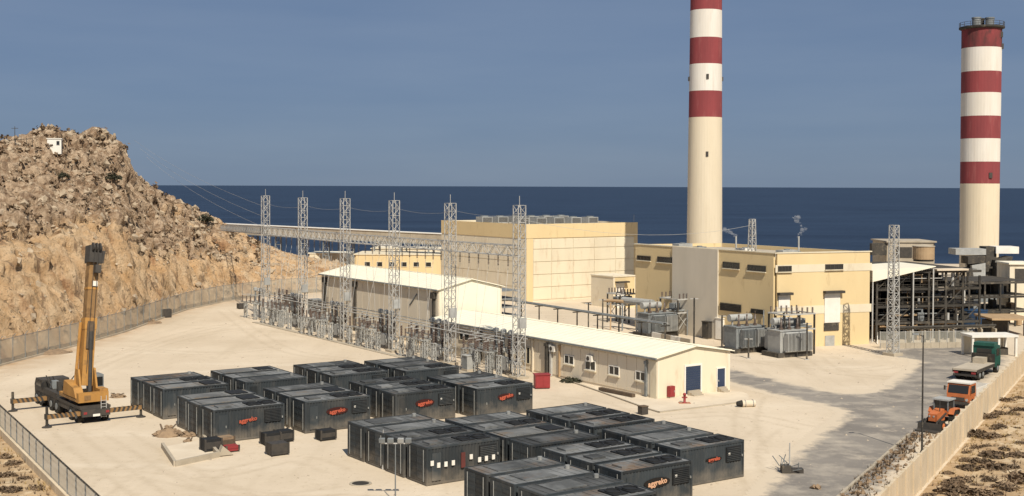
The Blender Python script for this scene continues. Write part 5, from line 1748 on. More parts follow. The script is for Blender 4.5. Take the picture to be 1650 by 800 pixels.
AP = {}
KLAB = {'post': 'grey post insulator on a lattice stand in the switchyard row', 'ct': 'grey current transformer with a round head in the switchyard row', 'breaker': 'three pole circuit breaker on a steel frame in the switchyard', 'disc': 'disconnector frame with paired brown insulators in the switchyard', 'cab': 'small grey control cabinet standing among the switchgear'}
KGRP = {'post': 'post insulators of the switchyard', 'ct': 'current transformers of the switchyard', 'breaker': 'circuit breakers of the switchyard', 'disc': 'disconnectors of the switchyard', 'cab': 'control cabinets of the switchyard'}
KF = {'post': ap_post, 'ct': ap_ct, 'breaker': ap_breaker, 'disc': ap_disc, 'cab': ap_cab}


SHORT = {'post': 'grey post insulator', 'ct': 'grey round headed current transformer', 'breaker': 'three pole circuit breaker', 'disc': 'disconnector frame', 'cab': 'small grey control cabinet'}


def apparatus(kind, p, rz=None, bay=0, extra=''):
    if kind not in AP:
        o = AP[kind] = KF[kind]()
    else:
        o = copy_tree(AP[kind])
    o.location = (p.x, p.y, 0); o.rotation_euler = (0, 0, rz if rz is not None else TH)
    return tag(o, SHORT[kind] + ' ' + (extra + ' ' if extra else '') + BAY[bay], None, KGRP[kind] + ' ' + BAY[bay])


dirT = (TW[5] - TW[0]).normalized(); nT = Vector((dirT.y, -dirT.x, 0))     # nT towards the sheds
rzT = math.atan2(nT.y, nT.x)
for i in range(5):
    a, c = TW[i], TW[i + 1]; Lb = (c - a).length
    def at(s, off): return a + dirT * s + nT * off
    apparatus('breaker', at(3.2, .9), rzT, i)
    apparatus('disc', at(Lb * .66, .9), rzT, i, 'on the shed side')
    apparatus('disc', at(Lb * .42, -1.3), rzT, i, 'on the yard side')
    for k in range(3): apparatus('ct', at(Lb * .34 + k * 1.5, 2.0), rzT, i)
    for k in range(4): apparatus('post', at(1.6 + k * (Lb - 3) / 4 + random.uniform(-.4, .4), -1.4), rzT, i, 'on the yard side')
    for k in range(2): apparatus('post', at(Lb * .82 + k * 1.3, 1.6), rzT, i, 'on the shed side')
    apparatus('cab', at(Lb * .55, 2.6 if i else -2.0), rzT, i)
for k in range(3):
    apparatus('ct', TW[5] + dirT * (2 + k * 1.6) + nT * .5, rzT, 5)
    apparatus('post', TW[5] + dirT * (1.5 + k * 2) + nT * 3, rzT, 5)
apparatus('disc', TW[5] + dirT * 3 - nT * 1.2, rzT, 5); apparatus('breaker', TW[5] + dirT * 5 + nT * 5, rzT, 5); apparatus('breaker', TW[4] + nT * 6 + dirT * 4, rzT, 4, 'near the shed corner')
# busbar tubes along the row
for off in (-1.2, 0.4, 1.9):
    b = MB(); b.cyl(TW[0] + nT * off + Z * 3.95 + dirT * 1.2, TW[5] + nT * off + Z * 3.95, .06, n=6)
    b.build_thing('busbar', MT['steel'], 'grey busbar tube running along the switchyard, %s' % {-1.2: 'nearest the containers', .4: 'the middle one', 1.9: 'nearest the sheds'}[off], 'busbar', TW[0] + nT * off + dirT * 1.2)
# cable trench cover along the row
b = MB(); q0 = TW[0] - nT * 3.1
for k in range(44):
    a = q0 + dirT * (k * 1.5); b.obb(a + Z * .0, dirT * 1.44, nT * .8, Z * (.07 + .02 * (k % 2)))
b.build_thing('cable_trench', MT['concrete'], 'concrete cable trench cover running along the switchyard', 'trench cover', q0, kind='stuff')

# ================================================================== FENCES AND WALL
# far chain link fence along the foot of the hill
fp = [G(x, y) for x, y in FEN if -340 <= x <= 535]
pts = []
for a, c in zip(fp[:-1], fp[1:]):
    n_ = max(1, round((c - a).length / 3.0))
    pts += [a.lerp(c, k / n_) for k in range(n_)]
pts.append(fp[-1])
fo = thing('chain_link_fence', 'long grey chain link fence along the foot of the rocky hill', 'fence', pts[0])
FH = 2.9
for i, p in enumerate(pts):
    b = MB(); b.cyl(p, p + Z * (FH + .1), .05, n=6); b.bar(p + Z * (FH + .08), p + Z * (FH + .45) + Vector((.25, .2, 0)), .05, None, True)
    b.build('post', MT['greymetal'], fo)
for a, c in zip(pts[:-1], pts[1:]):
    b = MB(); b.add([a + Z * .05, c + Z * .05, c + Z * FH, a + Z * FH], [(0, 1, 2, 3)]); b.build('mesh_panel', MT['mesh'], fo)
    b = MB(); b.bar(a + Z * FH, c + Z * FH, .05); b.build('top_rail', MT['greymetal'], fo)
    b = MB(); b.obb(a - Z * .1, c - a, Vector((.2, .2, 0)), Z * .3); b.build('kerb', MT['concrete'], fo)
# near left fence on its low wall
fo = thing('chain_link_fence', 'near grey chain link fence with barbed wire on a low pale wall at lower left', 'fence', LF0)
wl_h = .62
S0, S1 = -30.0, 60.0
n_ = int((S1 - S0) / 2.6)
post_me = None
for k in range(n_):
    s0 = S0 + 2.6 * k
    a = LF0 + LFd * s0; c = LF0 + LFd * (s0 + 2.6)
    b = MB(); b.obb(a + LFd * .015 - Z * .3, LFd * 2.57, LFn * .32, Z * (wl_h + .3)); b.build('wall_block', MT['panelwall'], fo)
    m_ = a - LFn * -.12
    b = MB(); b.cyl(m_ + Z * wl_h, m_ + Z * (wl_h + 1.75), .04, n=6); b.bar(m_ + Z * (wl_h + 1.74), m_ + Z * (wl_h + 2.1) + LFn * .3, .05, None, True); b.build('post', MT['greymetal'], fo)
    b = MB(); mc = m_ + LFd * 2.6; b.add([m_ + Z * wl_h, mc + Z * wl_h, mc + Z * (wl_h + 1.7), m_ + Z * (wl_h + 1.7)], [(0, 1, 2, 3)]); b.build('mesh_panel', MT['mesh'], fo)
    for j, (hh_, oo) in enumerate(((1.7, 0), (1.88, .13), (2.07, .27))):
        b = MB()
        b.bar(m_ + Z * (wl_h + hh_) + LFn * oo, mc + Z * (wl_h + hh_) + LFn * oo, .025)
        for q in range(9):
            w_ = m_.lerp(mc, (q + .5) / 9) + Z * (wl_h + hh_) + LFn * oo; b.bar(w_ - Z * .06, w_ + Z * .06 + LFd * .05, .025)
        b.build('barbed_wire', MT['darkgrime'], fo, kind='stuff')
# right wall of cast panels between posts
wo = thing('concrete_wall', 'pale concrete panel wall with upright joints along the right side of the road', 'wall', RW0)
WH = 2.4
n_ = 42
for k in range(n_):
    s0 = -32 + 2.6 * k
    a = RW0 + RWd * s0
    b = MB(); b.obb(a - RWn * .05 - Z * .2 - RWd * .14, RWd * .28, -RWn * .3, Z * (WH + .28)); b.build('post', MT['panelwall'], wo)
    for j in range(3):
        f = (j + .0) / 3
        b = MB(); b.obb(a + RWd * (.15 + f * 2.3) - RWn * (.12 + .012 * ((k + j) % 2)) - Z * .2, RWd * (2.3 / 3 - .03), -RWn * .16, Z * (WH + .2 + random.uniform(-.02, .02))); b.build('panel', MT['panelwall'], wo)
# rubble strip between road and wall
b = MB()
for i in range(900):
    s = random.uniform(-24, 24); off = random.uniform(.6, 4.2)
    p = RW0 + RWd * s - RWn * off
    if random.random() < .35: off = random.uniform(3.2, 4.4); p = RW0 + RWd * s - RWn * off
    r = .05 + .22 * random.random() ** 3
    rot = Matrix.Rotation(random.uniform(0, 6.28), 3, 'Z') @ Matrix.Rotation(random.uniform(0, 3.1), 3, 'X')
    b.add([p + Z * (r * .25) + rot @ Vector((v.x * r * random.uniform(.7, 1.3), v.y * r * random.uniform(.7, 1.3), v.z * r * random.uniform(.5, 1))) for v in ic], icf)
b.build('verge_rubble', MT['rubble'], None, kind='stuff')
b = MB()
for i in range(900):
    p = RW0 + RWd * random.uniform(-26, 22) - RWn * random.choice([random.uniform(.5, 1.6), random.gauss(3.9, .35), random.uniform(.5, 4.4)])
    for j in range(5):
        t = random.uniform(0, 6.28); e = Vector((math.cos(t), math.sin(t), 0)); w_ = Vector((-e.y, e.x, 0)) * .035
        b.add([p - w_, p + w_, p + e * random.uniform(.05, .25) + Z * random.uniform(.12, .42)], [(0, 1, 2)])
b.build('verge_weeds', MT['shrub'], None, kind='stuff')
b = MB()
for k in range(18):
    s0 = -26 + 2.6 * k
    a = RW0 + RWd * s0 - RWn * 4.6
    b.obb(a - Z * .1, RWd * 2.5, RWn * .2, Z * .24)
b.build('road_kerb', MT['concrete'], None, kind='structure')

# ================================================================== LAMPS AND POLES
def lamp(p, h, lab, heads, name='lamp_post', m='darkgrime', r=.09, cat='lamp post'):
    o = thing(name, lab, cat, p, 0, None, True)
    b = MB(); b.cyl((0, 0, 0), (0, 0, h), r, r * .6, 8); b.build('pole', MT[m], o)
    b = MB(); b.lathe((0, 0, 0), [(r * 2.2, 0), (r * 2.2, .06), (r * 1.3, .35)], 10); b.build('base', MT[m], o)
    if heads == 'arm':
        b = MB(); b.bar((0, 0, h - .1), (-.35, .2, h + .05), .06, None, True); a = b.build('arm', MT[m], o)
        b = MB(); b.box(-.75, -.3, .08, .3, h + .0, h + .1); b.build('lamp_head', MT['greymetal'], o)
    elif heads == 'flood':
        b = MB(); b.bar((-.95, 0, h - .05), (.95, 0, h - .05), .07, None, True); b.build('crossarm', MT['steel'], o)
        for x in (-.85, -.3, .35, .85):
            b = MB(); b.prism([(x - .2, -.12, h - .0), (x + .2, -.12, h - .0), (x + .17, .12, h + .05), (x - .17, .12, h + .05)], (0, -.08, .26)); b.build('floodlight', MT['greymetal'] if x != .35 else MT['lightgrey'], o)
    return o
lamp(G(1485.5, 733), 9.2, 'tall thin dark lamp post beside the road near the concrete wall', 'arm', r=.085)
p = G(637, 812); lamp(p, CAMH + (300 - 716) / 2000 * p.y, 'short floodlight mast standing in front of the white plated container', 'flood', 'floodlight_mast', 'greymetal', .05, 'floodlight')
p = G(617.5, 757); lamp(p, 2.9, 'thin grey pole against the end doors of the front group containers', None, 'pole', 'steel', .05, 'pole')
for (x, yb, yt, lab) in ((300, 489, 461, 'pale pole by the far fence below the hill'), (308, 487, 466, 'short grey pole right of the pale pole by the far fence')):
    p = G(x, yb); lamp(p, (yb - yt) / 2000 * p.y, lab, None, 'pole', 'lightgrey', .07, 'pole')
# masts at the right
for (x, yb, yt, w0, w1, lab) in ((1438.5, 573, 361, 1.05, .8, 'grey lattice mast beside the right yard road'), (1210.5, 553, 352, 1.3, .55, 'slim tapering lattice mast in front of the yellow hall')):
    p = G(x, yb); hgt = CAMH + (300 - yt) / 2000 * p.y
    o = thing('lattice_mast', lab, 'mast', p, TH, 'lattice masts at the right')
    for sx in (-1, 1):
        for sy in (-1, 1):
            b = MB(); b.bar((sx * w0 / 2, sy * w0 / 2, .1), (sx * w1 / 2, sy * w1 / 2, hgt), .1, None, True); b.build('leg', MT['steel'], o)
    b = MB(); b.lattice((0, 0, .2), (0, 0, hgt), w0, w1, 19, tb=.065, side=(1, 0, 0), legs=False); b.build('bracing', MT['steel'], o, kind='stuff')
    b = MB(); b.box(-.85, .85, -.85, .85, 0, .35); b.build('footing', MT['concrete'], o)
line_wire((G(1210.5, 553) + Z * 15.5, TW[0] + Z * 17), 'long overhead wire from the slim tapering mast to the nearest gantry mast', None, .03, 1.5)

# ================================================================== TRANSFORMERS
def transformer(name, lab, p, rz, L=4.6, m='greymetal'):
    o = thing(name, lab, 'transformer', p, rz)
    b = MB(); b.box(-L / 2, L / 2, -1.2, 1.2, .55, 3.1)
    for k in range(6):
        x = -L / 2 + .3 + k * (L - .6) / 5; b.box(x - .06, x + .06, -1.3, -1.2, .7, 3.0)
    b.build('tank', MT[m], o)
    b = MB(); b.box(-L / 2 - .1, L / 2 + .1, -1.3, 1.3, 3.1, 3.22); b.build('tank_cover', MT[m], o)
    b = MB(); b.box(-L / 2 - .6, L / 2 + .6, -1.6, 1.6, 0, .55); b.build('plinth', MT['darkgrime'], o)
    for s in (-1, 1):
        for c in range(2):
            y0 = s * 1.45
            for k in range(9):
                x = -L / 2 + .35 + c * L / 2 + k * .21
                b = MB(); b.box(x, x + .07, min(y0, y0 + s * .8), max(y0, y0 + s * .8), .8, 2.9); b.build('radiator_fin', MT['lightgrey' if (c + (s > 0)) % 2 else m], o)
            b = MB(); xx = -L / 2 + .3 + c * L / 2
            b.cyl((xx, y0 + s * .4, 2.95), (xx + 1.9, y0 + s * .4, 2.95), .1, n=8); b.cyl((xx, y0 + s * .4, .75), (xx + 1.9, y0 + s * .4, .75), .1, n=8); b.build('header_pipe', MT[m], o)
    b = MB(); b.cyl((-L / 2 + .2, .6, 4.15), (L / 2 - .9, .6, 4.15), .45, n=14); b.build('conservator', MT['lightgrey'], o)
    b = MB()
    for x in (-L / 2 + .7, L / 2 - 1.5): b.box(x - .06, x + .06, .5, .7, 3.22, 3.72)
    b.build('conservator_bracket', MT['steel'], o)
    for k in range(3):
        b = MB(); x = -1.3 + k * 1.25; b.lathe((x, -.45, 3.22), [(.26, 0), (.26, .25)], 8)
        prof = []
        for q in range(8): prof += [(.09, .25 + q * .16), (.19 - q * .01, .31 + q * .16)]
        b.lathe((x, -.45, 3.22), prof, 8); b.cyl((x, -.45, 4.75), (x, -.45, 5.0), .04, n=6); b.build('bushing', MT['porcelain'], o)
    b = MB(); b.box(L / 2 + .05, L / 2 + .7, -.6, .6, .9, 2.4); b.build('control_box', MT['lightgrey'], o)
    return o
transformer('power_transformer', 'big grey power transformer before the left end of the yellow hall', G(1056, 541), TH + rad(-4), 4.2)
transformer('power_transformer', 'big grey power transformer standing left of the bus frame by the yellow hall corner', G(1200, 566), TH - rad(8), 4.4)
transformer('power_transformer', 'big grey power transformer standing under the bus frame by the yellow hall corner', G(1268, 573), TH - rad(8), 4.0, 'lightgrey')


def bus_frame(lab, p, rz, W, D, Hf):
    o = thing('bus_structure', lab, 'bus structure', p, rz)
    for x in (-W / 2, 0, W / 2):
        for y in (-D / 2, D / 2):
            b = MB(); b.box(x - .09, x + .09, y - .09, y + .09, 0, Hf); b.build('column', MT['darkgrime'], o)
    for zz_ in (Hf, Hf * .62):
        for y in (-D / 2, D / 2):
            b = MB(); b.box(-W / 2 - .1, W / 2 + .1, y - .12, y + .12, zz_, zz_ + .18); b.build('beam', MT['steel'], o)
        for x in (-W / 2, 0, W / 2):
            b = MB(); b.box(x - .07, x + .07, -D / 2 + .125, D / 2 - .125, zz_ + .02, zz_ + .16); b.build('cross_beam', MT['steel'], o)
    for k in range(6):
        x = -W / 2 + .3 + k * (W - .6) / 5
        for y in (-D / 2, D / 2):
            b = MB(); prof = []
            for q in range(5): prof += [(.07, q * .16), (.14, .06 + q * .16)]
            b.lathe((x, y, Hf + .18), prof, 8); b.build('insulator', MT['porcelain'], o)
    for y in (-D / 2, D / 2):
        b = MB(); b.bar((-W / 2, y, Hf * .15), (0, y, Hf * .6), .07); b.bar((0, y, Hf * .15), (-W / 2, y, Hf * .6), .07); b.build('brace', MT['steel'], o)
    for k in range(3):
        y = -D / 2 + D * (k + .5) / 3
        b = MB(); b.cyl((-W / 2, y, Hf * .62 + .35), (W / 2, y, Hf * .62 + .35), .12, n=8); b.build('bus_duct', MT['greymetal'], o)
    for x in (-W / 4, W / 4):
        b = MB(); b.box(x - .6, x + .6, -.5, .5, Hf * .62 + .5, Hf * .62 + 1.3); b.build('switch_box', MT['greymetal'], o)
    return o
bus_frame('steel bus frame beside the left big grey transformer', G(1096, 538), TH, 4.2, 3.6, 4.9)
bus_frame('steel bus frame over the big grey transformer by the yellow hall corner', G(1275, 570), TH - rad(8), 4.6, 3.0, 4.9)
bus_frame('low steel bus frame left of the big grey transformers near the annex', G(1003, 520), TH, 3.4, 3.0, 4.3)
# kiosks, fire wall
def kiosk(name, lab, p, rz, sx, sy, h, m, dm='greymetal', cat='kiosk'):
    o = thing(name, lab, cat, p, rz)
    b = MB(); b.box(-sx / 2, sx / 2, -sy / 2, sy / 2, .15, h); b.build('body', MT[m], o)
    b = MB(); b.box(-sx / 2 - .08, sx / 2 + .08, -sy / 2 - .08, sy / 2 + .08, h, h + .1); b.build('roof', MT[m], o)
    n_ = max(1, round(sx / .8))
    for k in range(n_):
        x0 = -sx / 2 + sx * k / n_
        b = MB(); b.box(x0 + .05, x0 + sx / n_ - .05, -sy / 2 - .03, -sy / 2 - .003, .3, h - .2); b.build('door', MT[dm], o)
    b = MB(); b.box(-sx / 2 + .1, sx / 2 - .1, -sy / 2 + .1, sy / 2 - .1, 0, .15); b.build('plinth', MT['concrete'], o)
    return o
kiosk('kiosk', 'white control kiosk left of the two transformers by the yellow hall', G(1166, 548), TH, 1.7, 1.4, 2.9, 'whitepaint', 'whitepaint')
kiosk('kiosk', 'dark switch cubicle left of the white control kiosk', G(1142, 546), TH, 1.4, 1.2, 2.3, 'darkgrime', 'darkmetal')
kiosk('kiosk', 'grey cubicle in front of the white control kiosk', G(1182, 552), TH, 1.0, 1.0, 2.2, 'greymetal', 'darkmetal')
kiosk('kiosk', 'small dark cubicle at the right foot of the bus frame by the yellow hall', G(1298, 566), TH, 1.3, .9, 1.9, 'darkgrime', 'darkmetal')
a, c = G(1050, 555), G(1112, 568)
b = MB(); d_ = (c - a)
fw = thing('fire_wall', 'low pale concrete fire wall behind the ridge of the low shed', 'wall', a)
for k in range(4):
    b = MB(); b.obb(a + d_ * (k / 4), d_ * .245, Vector((-d_.y, d_.x, 0)).normalized() * .2, Z * 1.6); b.build('panel', MT['concrete' if k % 2 else 'whitepaint'], fw)
for i, (x, yb, yt) in enumerate(((971, 540, 482), (948, 533, 488), (1163, 575, 508), (1206, 578, 545), (1118, 572, 480), (1300, 580, 520))):
    p = G(x, yb); hgt = (yb - yt) / 2000 * p.y
    o = thing('bus_post', ['grey post carrying the pipe rack near the annex, right one', 'grey post carrying the pipe rack near the annex, left one', 'grey post standing before the white control kiosk', 'short dark post before the middle of the transformers', 'tall dark post right of the left bus frame', 'grey post at the right end of the transformers'][i], 'post', p, 0, None, True)
    b = MB(); b.box(-.09, .09, -.09, .09, 0, hgt); b.build('post', MT['darkgrime'], o)
    b = MB(); b.box(-.25, .25, -.25, .25, 0, .08); b.build('base_plate', MT['steel'], o)
    b = MB(); b.bar((-.5, 0, hgt - .1), (.5, 0, hgt - .1), .09, None, True); b.build('crossarm', MT['steel'], o)
# pipe rack behind the low shed
a, c = G(1072, 522, 3.6), G(813, 482, 3.6)
pr = thing('pipe_rack', 'long grey pipe rack running behind the low cream shed towards the annex', 'pipe rack', Vector((a.x, a.y, 0)))
d_ = (c - a); sd = d_.cross(Z).normalized()
for k in range(3):
    b = MB(); off = sd * (k * .4 - .4); b.cyl(a + off, c + off, .13 - .02 * k, n=8); b.build('pipe', MT[['greymetal', 'darkgrime', 'lightgrey'][k]], pr)
for k in range(9):
    q = a + d_ * (k / 8)
    b = MB(); b.box(q.x - .09, q.x + .09, q.y - .09, q.y + .09, 0, 3.25); b.build('post', MT['darkgrime'], pr)
    b = MB(); b.bar(q - sd * .7 - Z * .26, q + sd * .7 - Z * .26, .14, None, True); b.build('crossarm', MT['darkgrime'], pr)
p = G(1010, 497, 4.4)
vp = thing('pipe_manifold', 'pale horizontal vessel with pipes above the left bus frame', 'vessel', Vector((p.x, p.y, 0)))
b = MB(); b.cyl(G(1004, 484, 4.2), G(1052, 489, 4.2), .5, n=12); b.build('vessel', MT['lightgrey'], vp)
for x in (984, 1003, 1026, 1045):
    q = G(x, 488 + (x - 984) * .06, 3.9)
    b = MB(); b.bar(Vector((q.x, q.y, 0)), q, .2); b.build('support', MT['tan' if x < 1000 else 'greymetal'], vp)
b = MB(); b.cyl(G(972, 484, 4.1), G(1004, 486, 4.1), .22, n=8); b.build('pipe', MT['tan'], vp)

# ================================================================== PLANT AT THE RIGHT
SA = G(1412, 551); SA.z = 0
UX = Vector((math.cos(rad(14)), math.sin(rad(14)), 0)); VX = Vector((-UX.y, UX.x, 0))
st = thing('steel_structure', 'dark open steel boiler structure full of pipes between the yellow hall and the right chimney', 'structure', SA)
LX, DX = 15.5, 18.0
lev = [2.4, 4.6, 6.9, 9.2]
for i in range(7):
    for j in range(4):
        p = SA + UX * (LX * i / 6) + VX * (DX * j / 3)
        b = MB(); b.bar(p, p + Z * (9.2 if i < 5 else 8.6), .26); b.build('column', MT['darkgrime'], st)
for z in lev:
    for j in range(4):
        a = SA + VX * (DX * j / 3) + Z * z
        b = MB(); b.bar(a - UX * .2, a + UX * (LX + .2), .22, .32, True); b.build('beam', MT['darkgrime'], st)
    b = MB(); b.obb(SA + UX * .2 + VX * .3 + Z * (z + .2), UX * (LX - .4), VX * (DX - .6), Z * .06); b.build('floor', MT['darkgrime'], st)
    if z < 9:
        b = MB()
        for hgt in (.6, 1.1): b.bar(SA + Z * (z + hgt), SA + UX * LX + Z * (z + hgt), .05)
        for k in range(13): q = SA + UX * (LX * k / 12) + Z * z; b.bar(q, q + Z * 1.1, .05)
        b.build('railing', MT['darkgrime'], st)
for i in range(6):
    for z0, z1 in zip([0] + lev[:-1], lev):
        if random.random() < .45:
            a = SA + UX * (LX * i / 6) + Z * z0; c = SA + UX * (LX * (i + 1) / 6) + Z * z1
            b = MB(); b.bar(a, c, .1); b.build('brace', MT['darkgrime'], st)
for k in range(60):
    z0 = ([0] + lev[:-1])[k % 4]
    x = random.uniform(.5, LX - 2); y = random.uniform(.6, DX - 3)
    sx, sy, h_ = random.uniform(.5, 1.9), random.uniform(.6, 2), random.uniform(.7, 1.9)
    p = SA + UX * x + VX * y + Z * (z0 + .27)
    b = MB()
    if k % 3 == 0: b.cyl(p, p + UX * sx * 1.4, .35 + .2 * random.random(), n=10)
    elif k % 3 == 1: b.cyl(p - Z * .2, p + Z * h_, .3 + .3 * random.random(), n=10)
    else: b.obb(p - Z * .2, UX * sx, VX * sy, Z * h_)
    b.build(['vessel', 'pump_unit', 'machine_block'][k % 3], MT[random.choice(['darkgrime', 'darkgrime', 'darkmetal', 'greymetal', 'lightgrey', 'tan'])], st)
for k in range(26):
    z = random.choice(lev) - random.uniform(.3, 1.3); x0 = random.uniform(0, LX * .5); x1 = x0 + random.uniform(3, 8); y = random.uniform(-.25, 5)
    r = random.uniform(.05, .16)
    p, q = SA + UX * x0 + VX * y + Z * z, SA + UX * min(x1, LX) + VX * y + Z * z
    b = MB(); b.cyl(p, q, r, n=8); b.cyl(q, q + Z * random.uniform(-2, 2), r, n=8); b.build('pipe', MT[random.choice(['darkgrime', 'steel', 'greymetal', 'tan', 'lightgrey'])], st)
for k, (j, z0, z1) in enumerate(((1.15, 0.1, 4.4), (1.6, 4.9, 8.9))):  # dark sheets added inside the frame to deepen the interior shade
    for i in range(6):
        a = SA + UX * (LX * i / 6 + .15) + VX * (DX * j / 3)
        b = MB(); b.obb(a + Z * z0, UX * (LX / 6 - .3), VX * .25, Z * (z1 - z0)); b.build('shade_backing', MT['darkgrime' if (i + k) % 3 else 'darkmetal'], st)
for k in range(70):
    x = random.uniform(.2, LX - 1.2); z = random.choice([0] + lev[:-1]) + .27; y = random.uniform(-.1, 2.5); h_ = random.uniform(.5, 2.0); p = SA + UX * x + VX * y + Z * z
    b = MB()
    if k % 3: b.cyl(p, p + Z * h_, random.uniform(.06, .22), n=7)
    else: b.obb(p, UX * random.uniform(.4, 1.1), VX * .8, Z * h_ * .7)
    b.build('riser_pipe' if k % 3 else 'machine_block', MT[random.choice(['darkgrime', 'darkgrime', 'darkmetal', 'greymetal', 'steel', 'tan'])], st)
# sloping canopy at its left
a = G(1405, 437, 7.6)
cn = thing('canopy', 'sloping pale sheet canopy beside the yellow hall', 'canopy', Vector((a.x, a.y, 0)))
c0 = SA + UX * -1.0 - VX * .6
b = MB(); b.prism([c0 + Z * 8.0, c0 + UX * 9.4 + Z * 9.9, c0 + UX * 9.4 + Z * 9.99, c0 + Z * 9.5], VX * 9); b.build('roof_sheet', MT['roofcream'], cn)
b = MB(); b.obb(c0 + UX * 9.6 + Z * 9.35, UX * 4.8, VX * 1.6, Z * .22); b.build('side_roof', MT['pave'], cn)
for k in range(4):
    q = c0 + UX * (3.0 * k + .1) + VX * .1
    b = MB(); b.bar(q, q + Z * (8.2 + .5 * k), .16); b.build('post', MT['steel'], cn)
b = MB(); b.bar(G(1414, 555), G(1414, 438, 7.8), .1); b.build('downpipe', MT['whitepaint'], cn)
# house and tank behind
P0 = GY(1430, 391, 212); P1 = GY(1507, 393, 212)
A = Vector((P0.x, P0.y, 0)); D = Vector((P1.x, P1.y, 0)); B = A + Vector((0, 9, 0))
ph_ = thing('plant_house', 'weathered grey flat roofed plant house behind the steel structure', 'building', A)
block_walls(A, B, D, P0.z, ph_, MT['concrete'], MT['concrete']); slab(A, B, D, P0.z, P0.z + .25, .2).build('roof', MT['concrete'], ph_)
b = MB(); w = Wall(A, D); w.box(b, 1.5, 4.2, P0.z - 2.6, P0.z - .8, .01, .08); b.build('opening', MT['darkmetal'], ph_)
b = MB(); w.box(b, -2.6, -.1, P0.z - 2.2, P0.z - .2, -1.5, -.2); b.build('side_machine', MT['darkgrime'], ph_)
q = GY(1488, 418, 190)
tk = thing('storage_tank', 'tan round storage tank on top of the dark steel structure', 'tank', q, 0, None, True)
b = MB(); b.lathe((0, 0, 0), [(1.62, 0), (1.62, 1.95)], 24); b.build('shell', MT['tan'], tk)
b = MB(); b.lathe((0, 0, 1.95), [(1.7, 0), (1.7, .1), (.3, .3)], 24); b.build('lid', MT['concrete'], tk)
b = MB(); b.lathe((0, 0, -.3), [(1.5, 0), (1.5, .29)], 20); b.build('base_ring', MT['darkgrime'], tk)
# flue ducts below the right chimney
DY = 204.0
def dp(x, y, Yy=DY): return GY(x, y, Yy)
fd = thing('flue_duct', 'grey flue ducts and hoppers below the right chimney', 'duct', Vector((dp(1590, 450).x, DY, 0)))
def duct_box(nm, x0, x1, y0, y1, Yy, dep, m):
    a = dp(x0, y1, Yy); c = dp(x1, y0, Yy)
    b = MB(); b.box(a.x, c.x, Yy, Yy + dep, a.z, c.z); return b.build(nm, MT[m], fd)
duct_box('duct_arm', 1540, 1589, 401.5, 411, 205, 3.5, 'lightgrey')
duct_box('duct_arm', 1605, 1642, 398, 409, 205, 3.5, 'whitepaint')
duct_box('duct_riser', 1588, 1606, 398, 470, 205.5, 3, 'darkgrime')
for (pts_, m, nm) in (([(1566, 428), (1588, 424), (1588, 450), (1570, 452)], 'lightgrey', 'hopper'), ([(1570, 462), (1590, 455), (1622, 462), (1612, 486), (1580, 488)], 'greymetal', 'hopper'),
                      ([(1606, 420), (1632, 414), (1626, 442), (1606, 446)], 'darkgrime', 'duct_elbow'), ([(1560, 414), (1588, 413), (1588, 424), (1560, 426)], 'darkgrime', 'duct_elbow')):
    poly = [dp(x, y, 203.5) for x, y in pts_]
    b = MB(); b.prism(poly, (0, 3.2, 0)); b.build(nm, MT[m], fd)
b = MB(); b.cyl(dp(1610, 505), dp(1632, 470), .5, n=10); b.build('inclined_pipe', MT['greymetal'], fd)
for x in (1560, 1574, 1606, 1618, 1634):
    a = dp(x, 420, 204.5); b = MB(); b.bar(Vector((a.x, a.y, 0)), a, .35); b.build('column', MT['darkgrime'], fd)
for y in (432, 452, 474, 495):
    b = MB(); b.bar(dp(1552, y, 204.6), dp(1640, y - 1, 204.6), .25); b.build('beam', MT['darkgrime'], fd)
# second open structure right of it
SB = G(1562, 534); SB.z = 0
s2 = thing('steel_structure', 'dark open steel pipework structure at the far right edge', 'structure', SB)
for i in range(6):
    for j in range(3):
        p = SB + UX * (2.6 * i) + VX * (5 * j + 4); b = MB(); b.bar(p, p + Z * 6.6, .24); b.build('column', MT['darkgrime'], s2)
for z in (2.2, 4.4, 6.5):
    for j in range(3):
        a = SB + VX * (5 * j + 4) + Z * z; b = MB(); b.bar(a, a + UX * 13.5, .22, .3, True); b.build('beam', MT['darkgrime'], s2)
    b = MB(); b.obb(SB + VX * 4.2 + UX * .2 + Z * (z + .18), UX * 13, VX * 9.6, Z * .06); b.build('floor', MT['darkgrime'], s2)
for k in range(34):
    p = SB + UX * random.uniform(.3, 12) + VX * random.uniform(4.4, 11) + Z * ([.1, 2.45, 4.65][k % 3])
    b = MB()
    if k % 2: b.cyl(p, p + Z * random.uniform(.6, 1.7), .3 + .3 * random.random(), n=10)
    else: b.obb(p, UX * random.uniform(.5, 1.6), VX * 1.2, Z * random.uniform(.6, 1.8))
    b.build(['machine_block', 'pump_unit'][k % 2], MT[random.choice(['darkgrime', 'darkmetal', 'darkgrime', 'greymetal', 'tan'])], s2)
a = GY(1627, 444, 190); c = GY(1668, 424, 190)
o = thing('pump_house', 'cream box shaped house at the right edge below the chimney ducts', 'building', Vector((a.x, 190, 0)))
b = MB(); b.box(a.x, c.x, 190, 195, 0, c.z - .25); b.build('wall', MT['buff'], o)
b = MB(); b.box(a.x - .25, c.x + .2, 189.7, 195.2, c.z - .25, c.z); b.build('roof', MT['roofcream'], o)
b = MB(); b.box(a.x + .8, a.x + 2.6, 189.93, 189.99, a.z - 1, c.z - .9); b.build('opening', MT['darkmetal'], o)
a = GY(1595, 515, 172); c = GY(1662, 511, 172)
o = thing('open_shed', 'open shed with a flat tan roof right of the blue tank', 'shed', Vector((a.x, 172, 0)))
b = MB(); b.box(a.x, c.x, 171.2, 178, a.z - .05, a.z + .2); b.build('roof', MT['tan'], o)
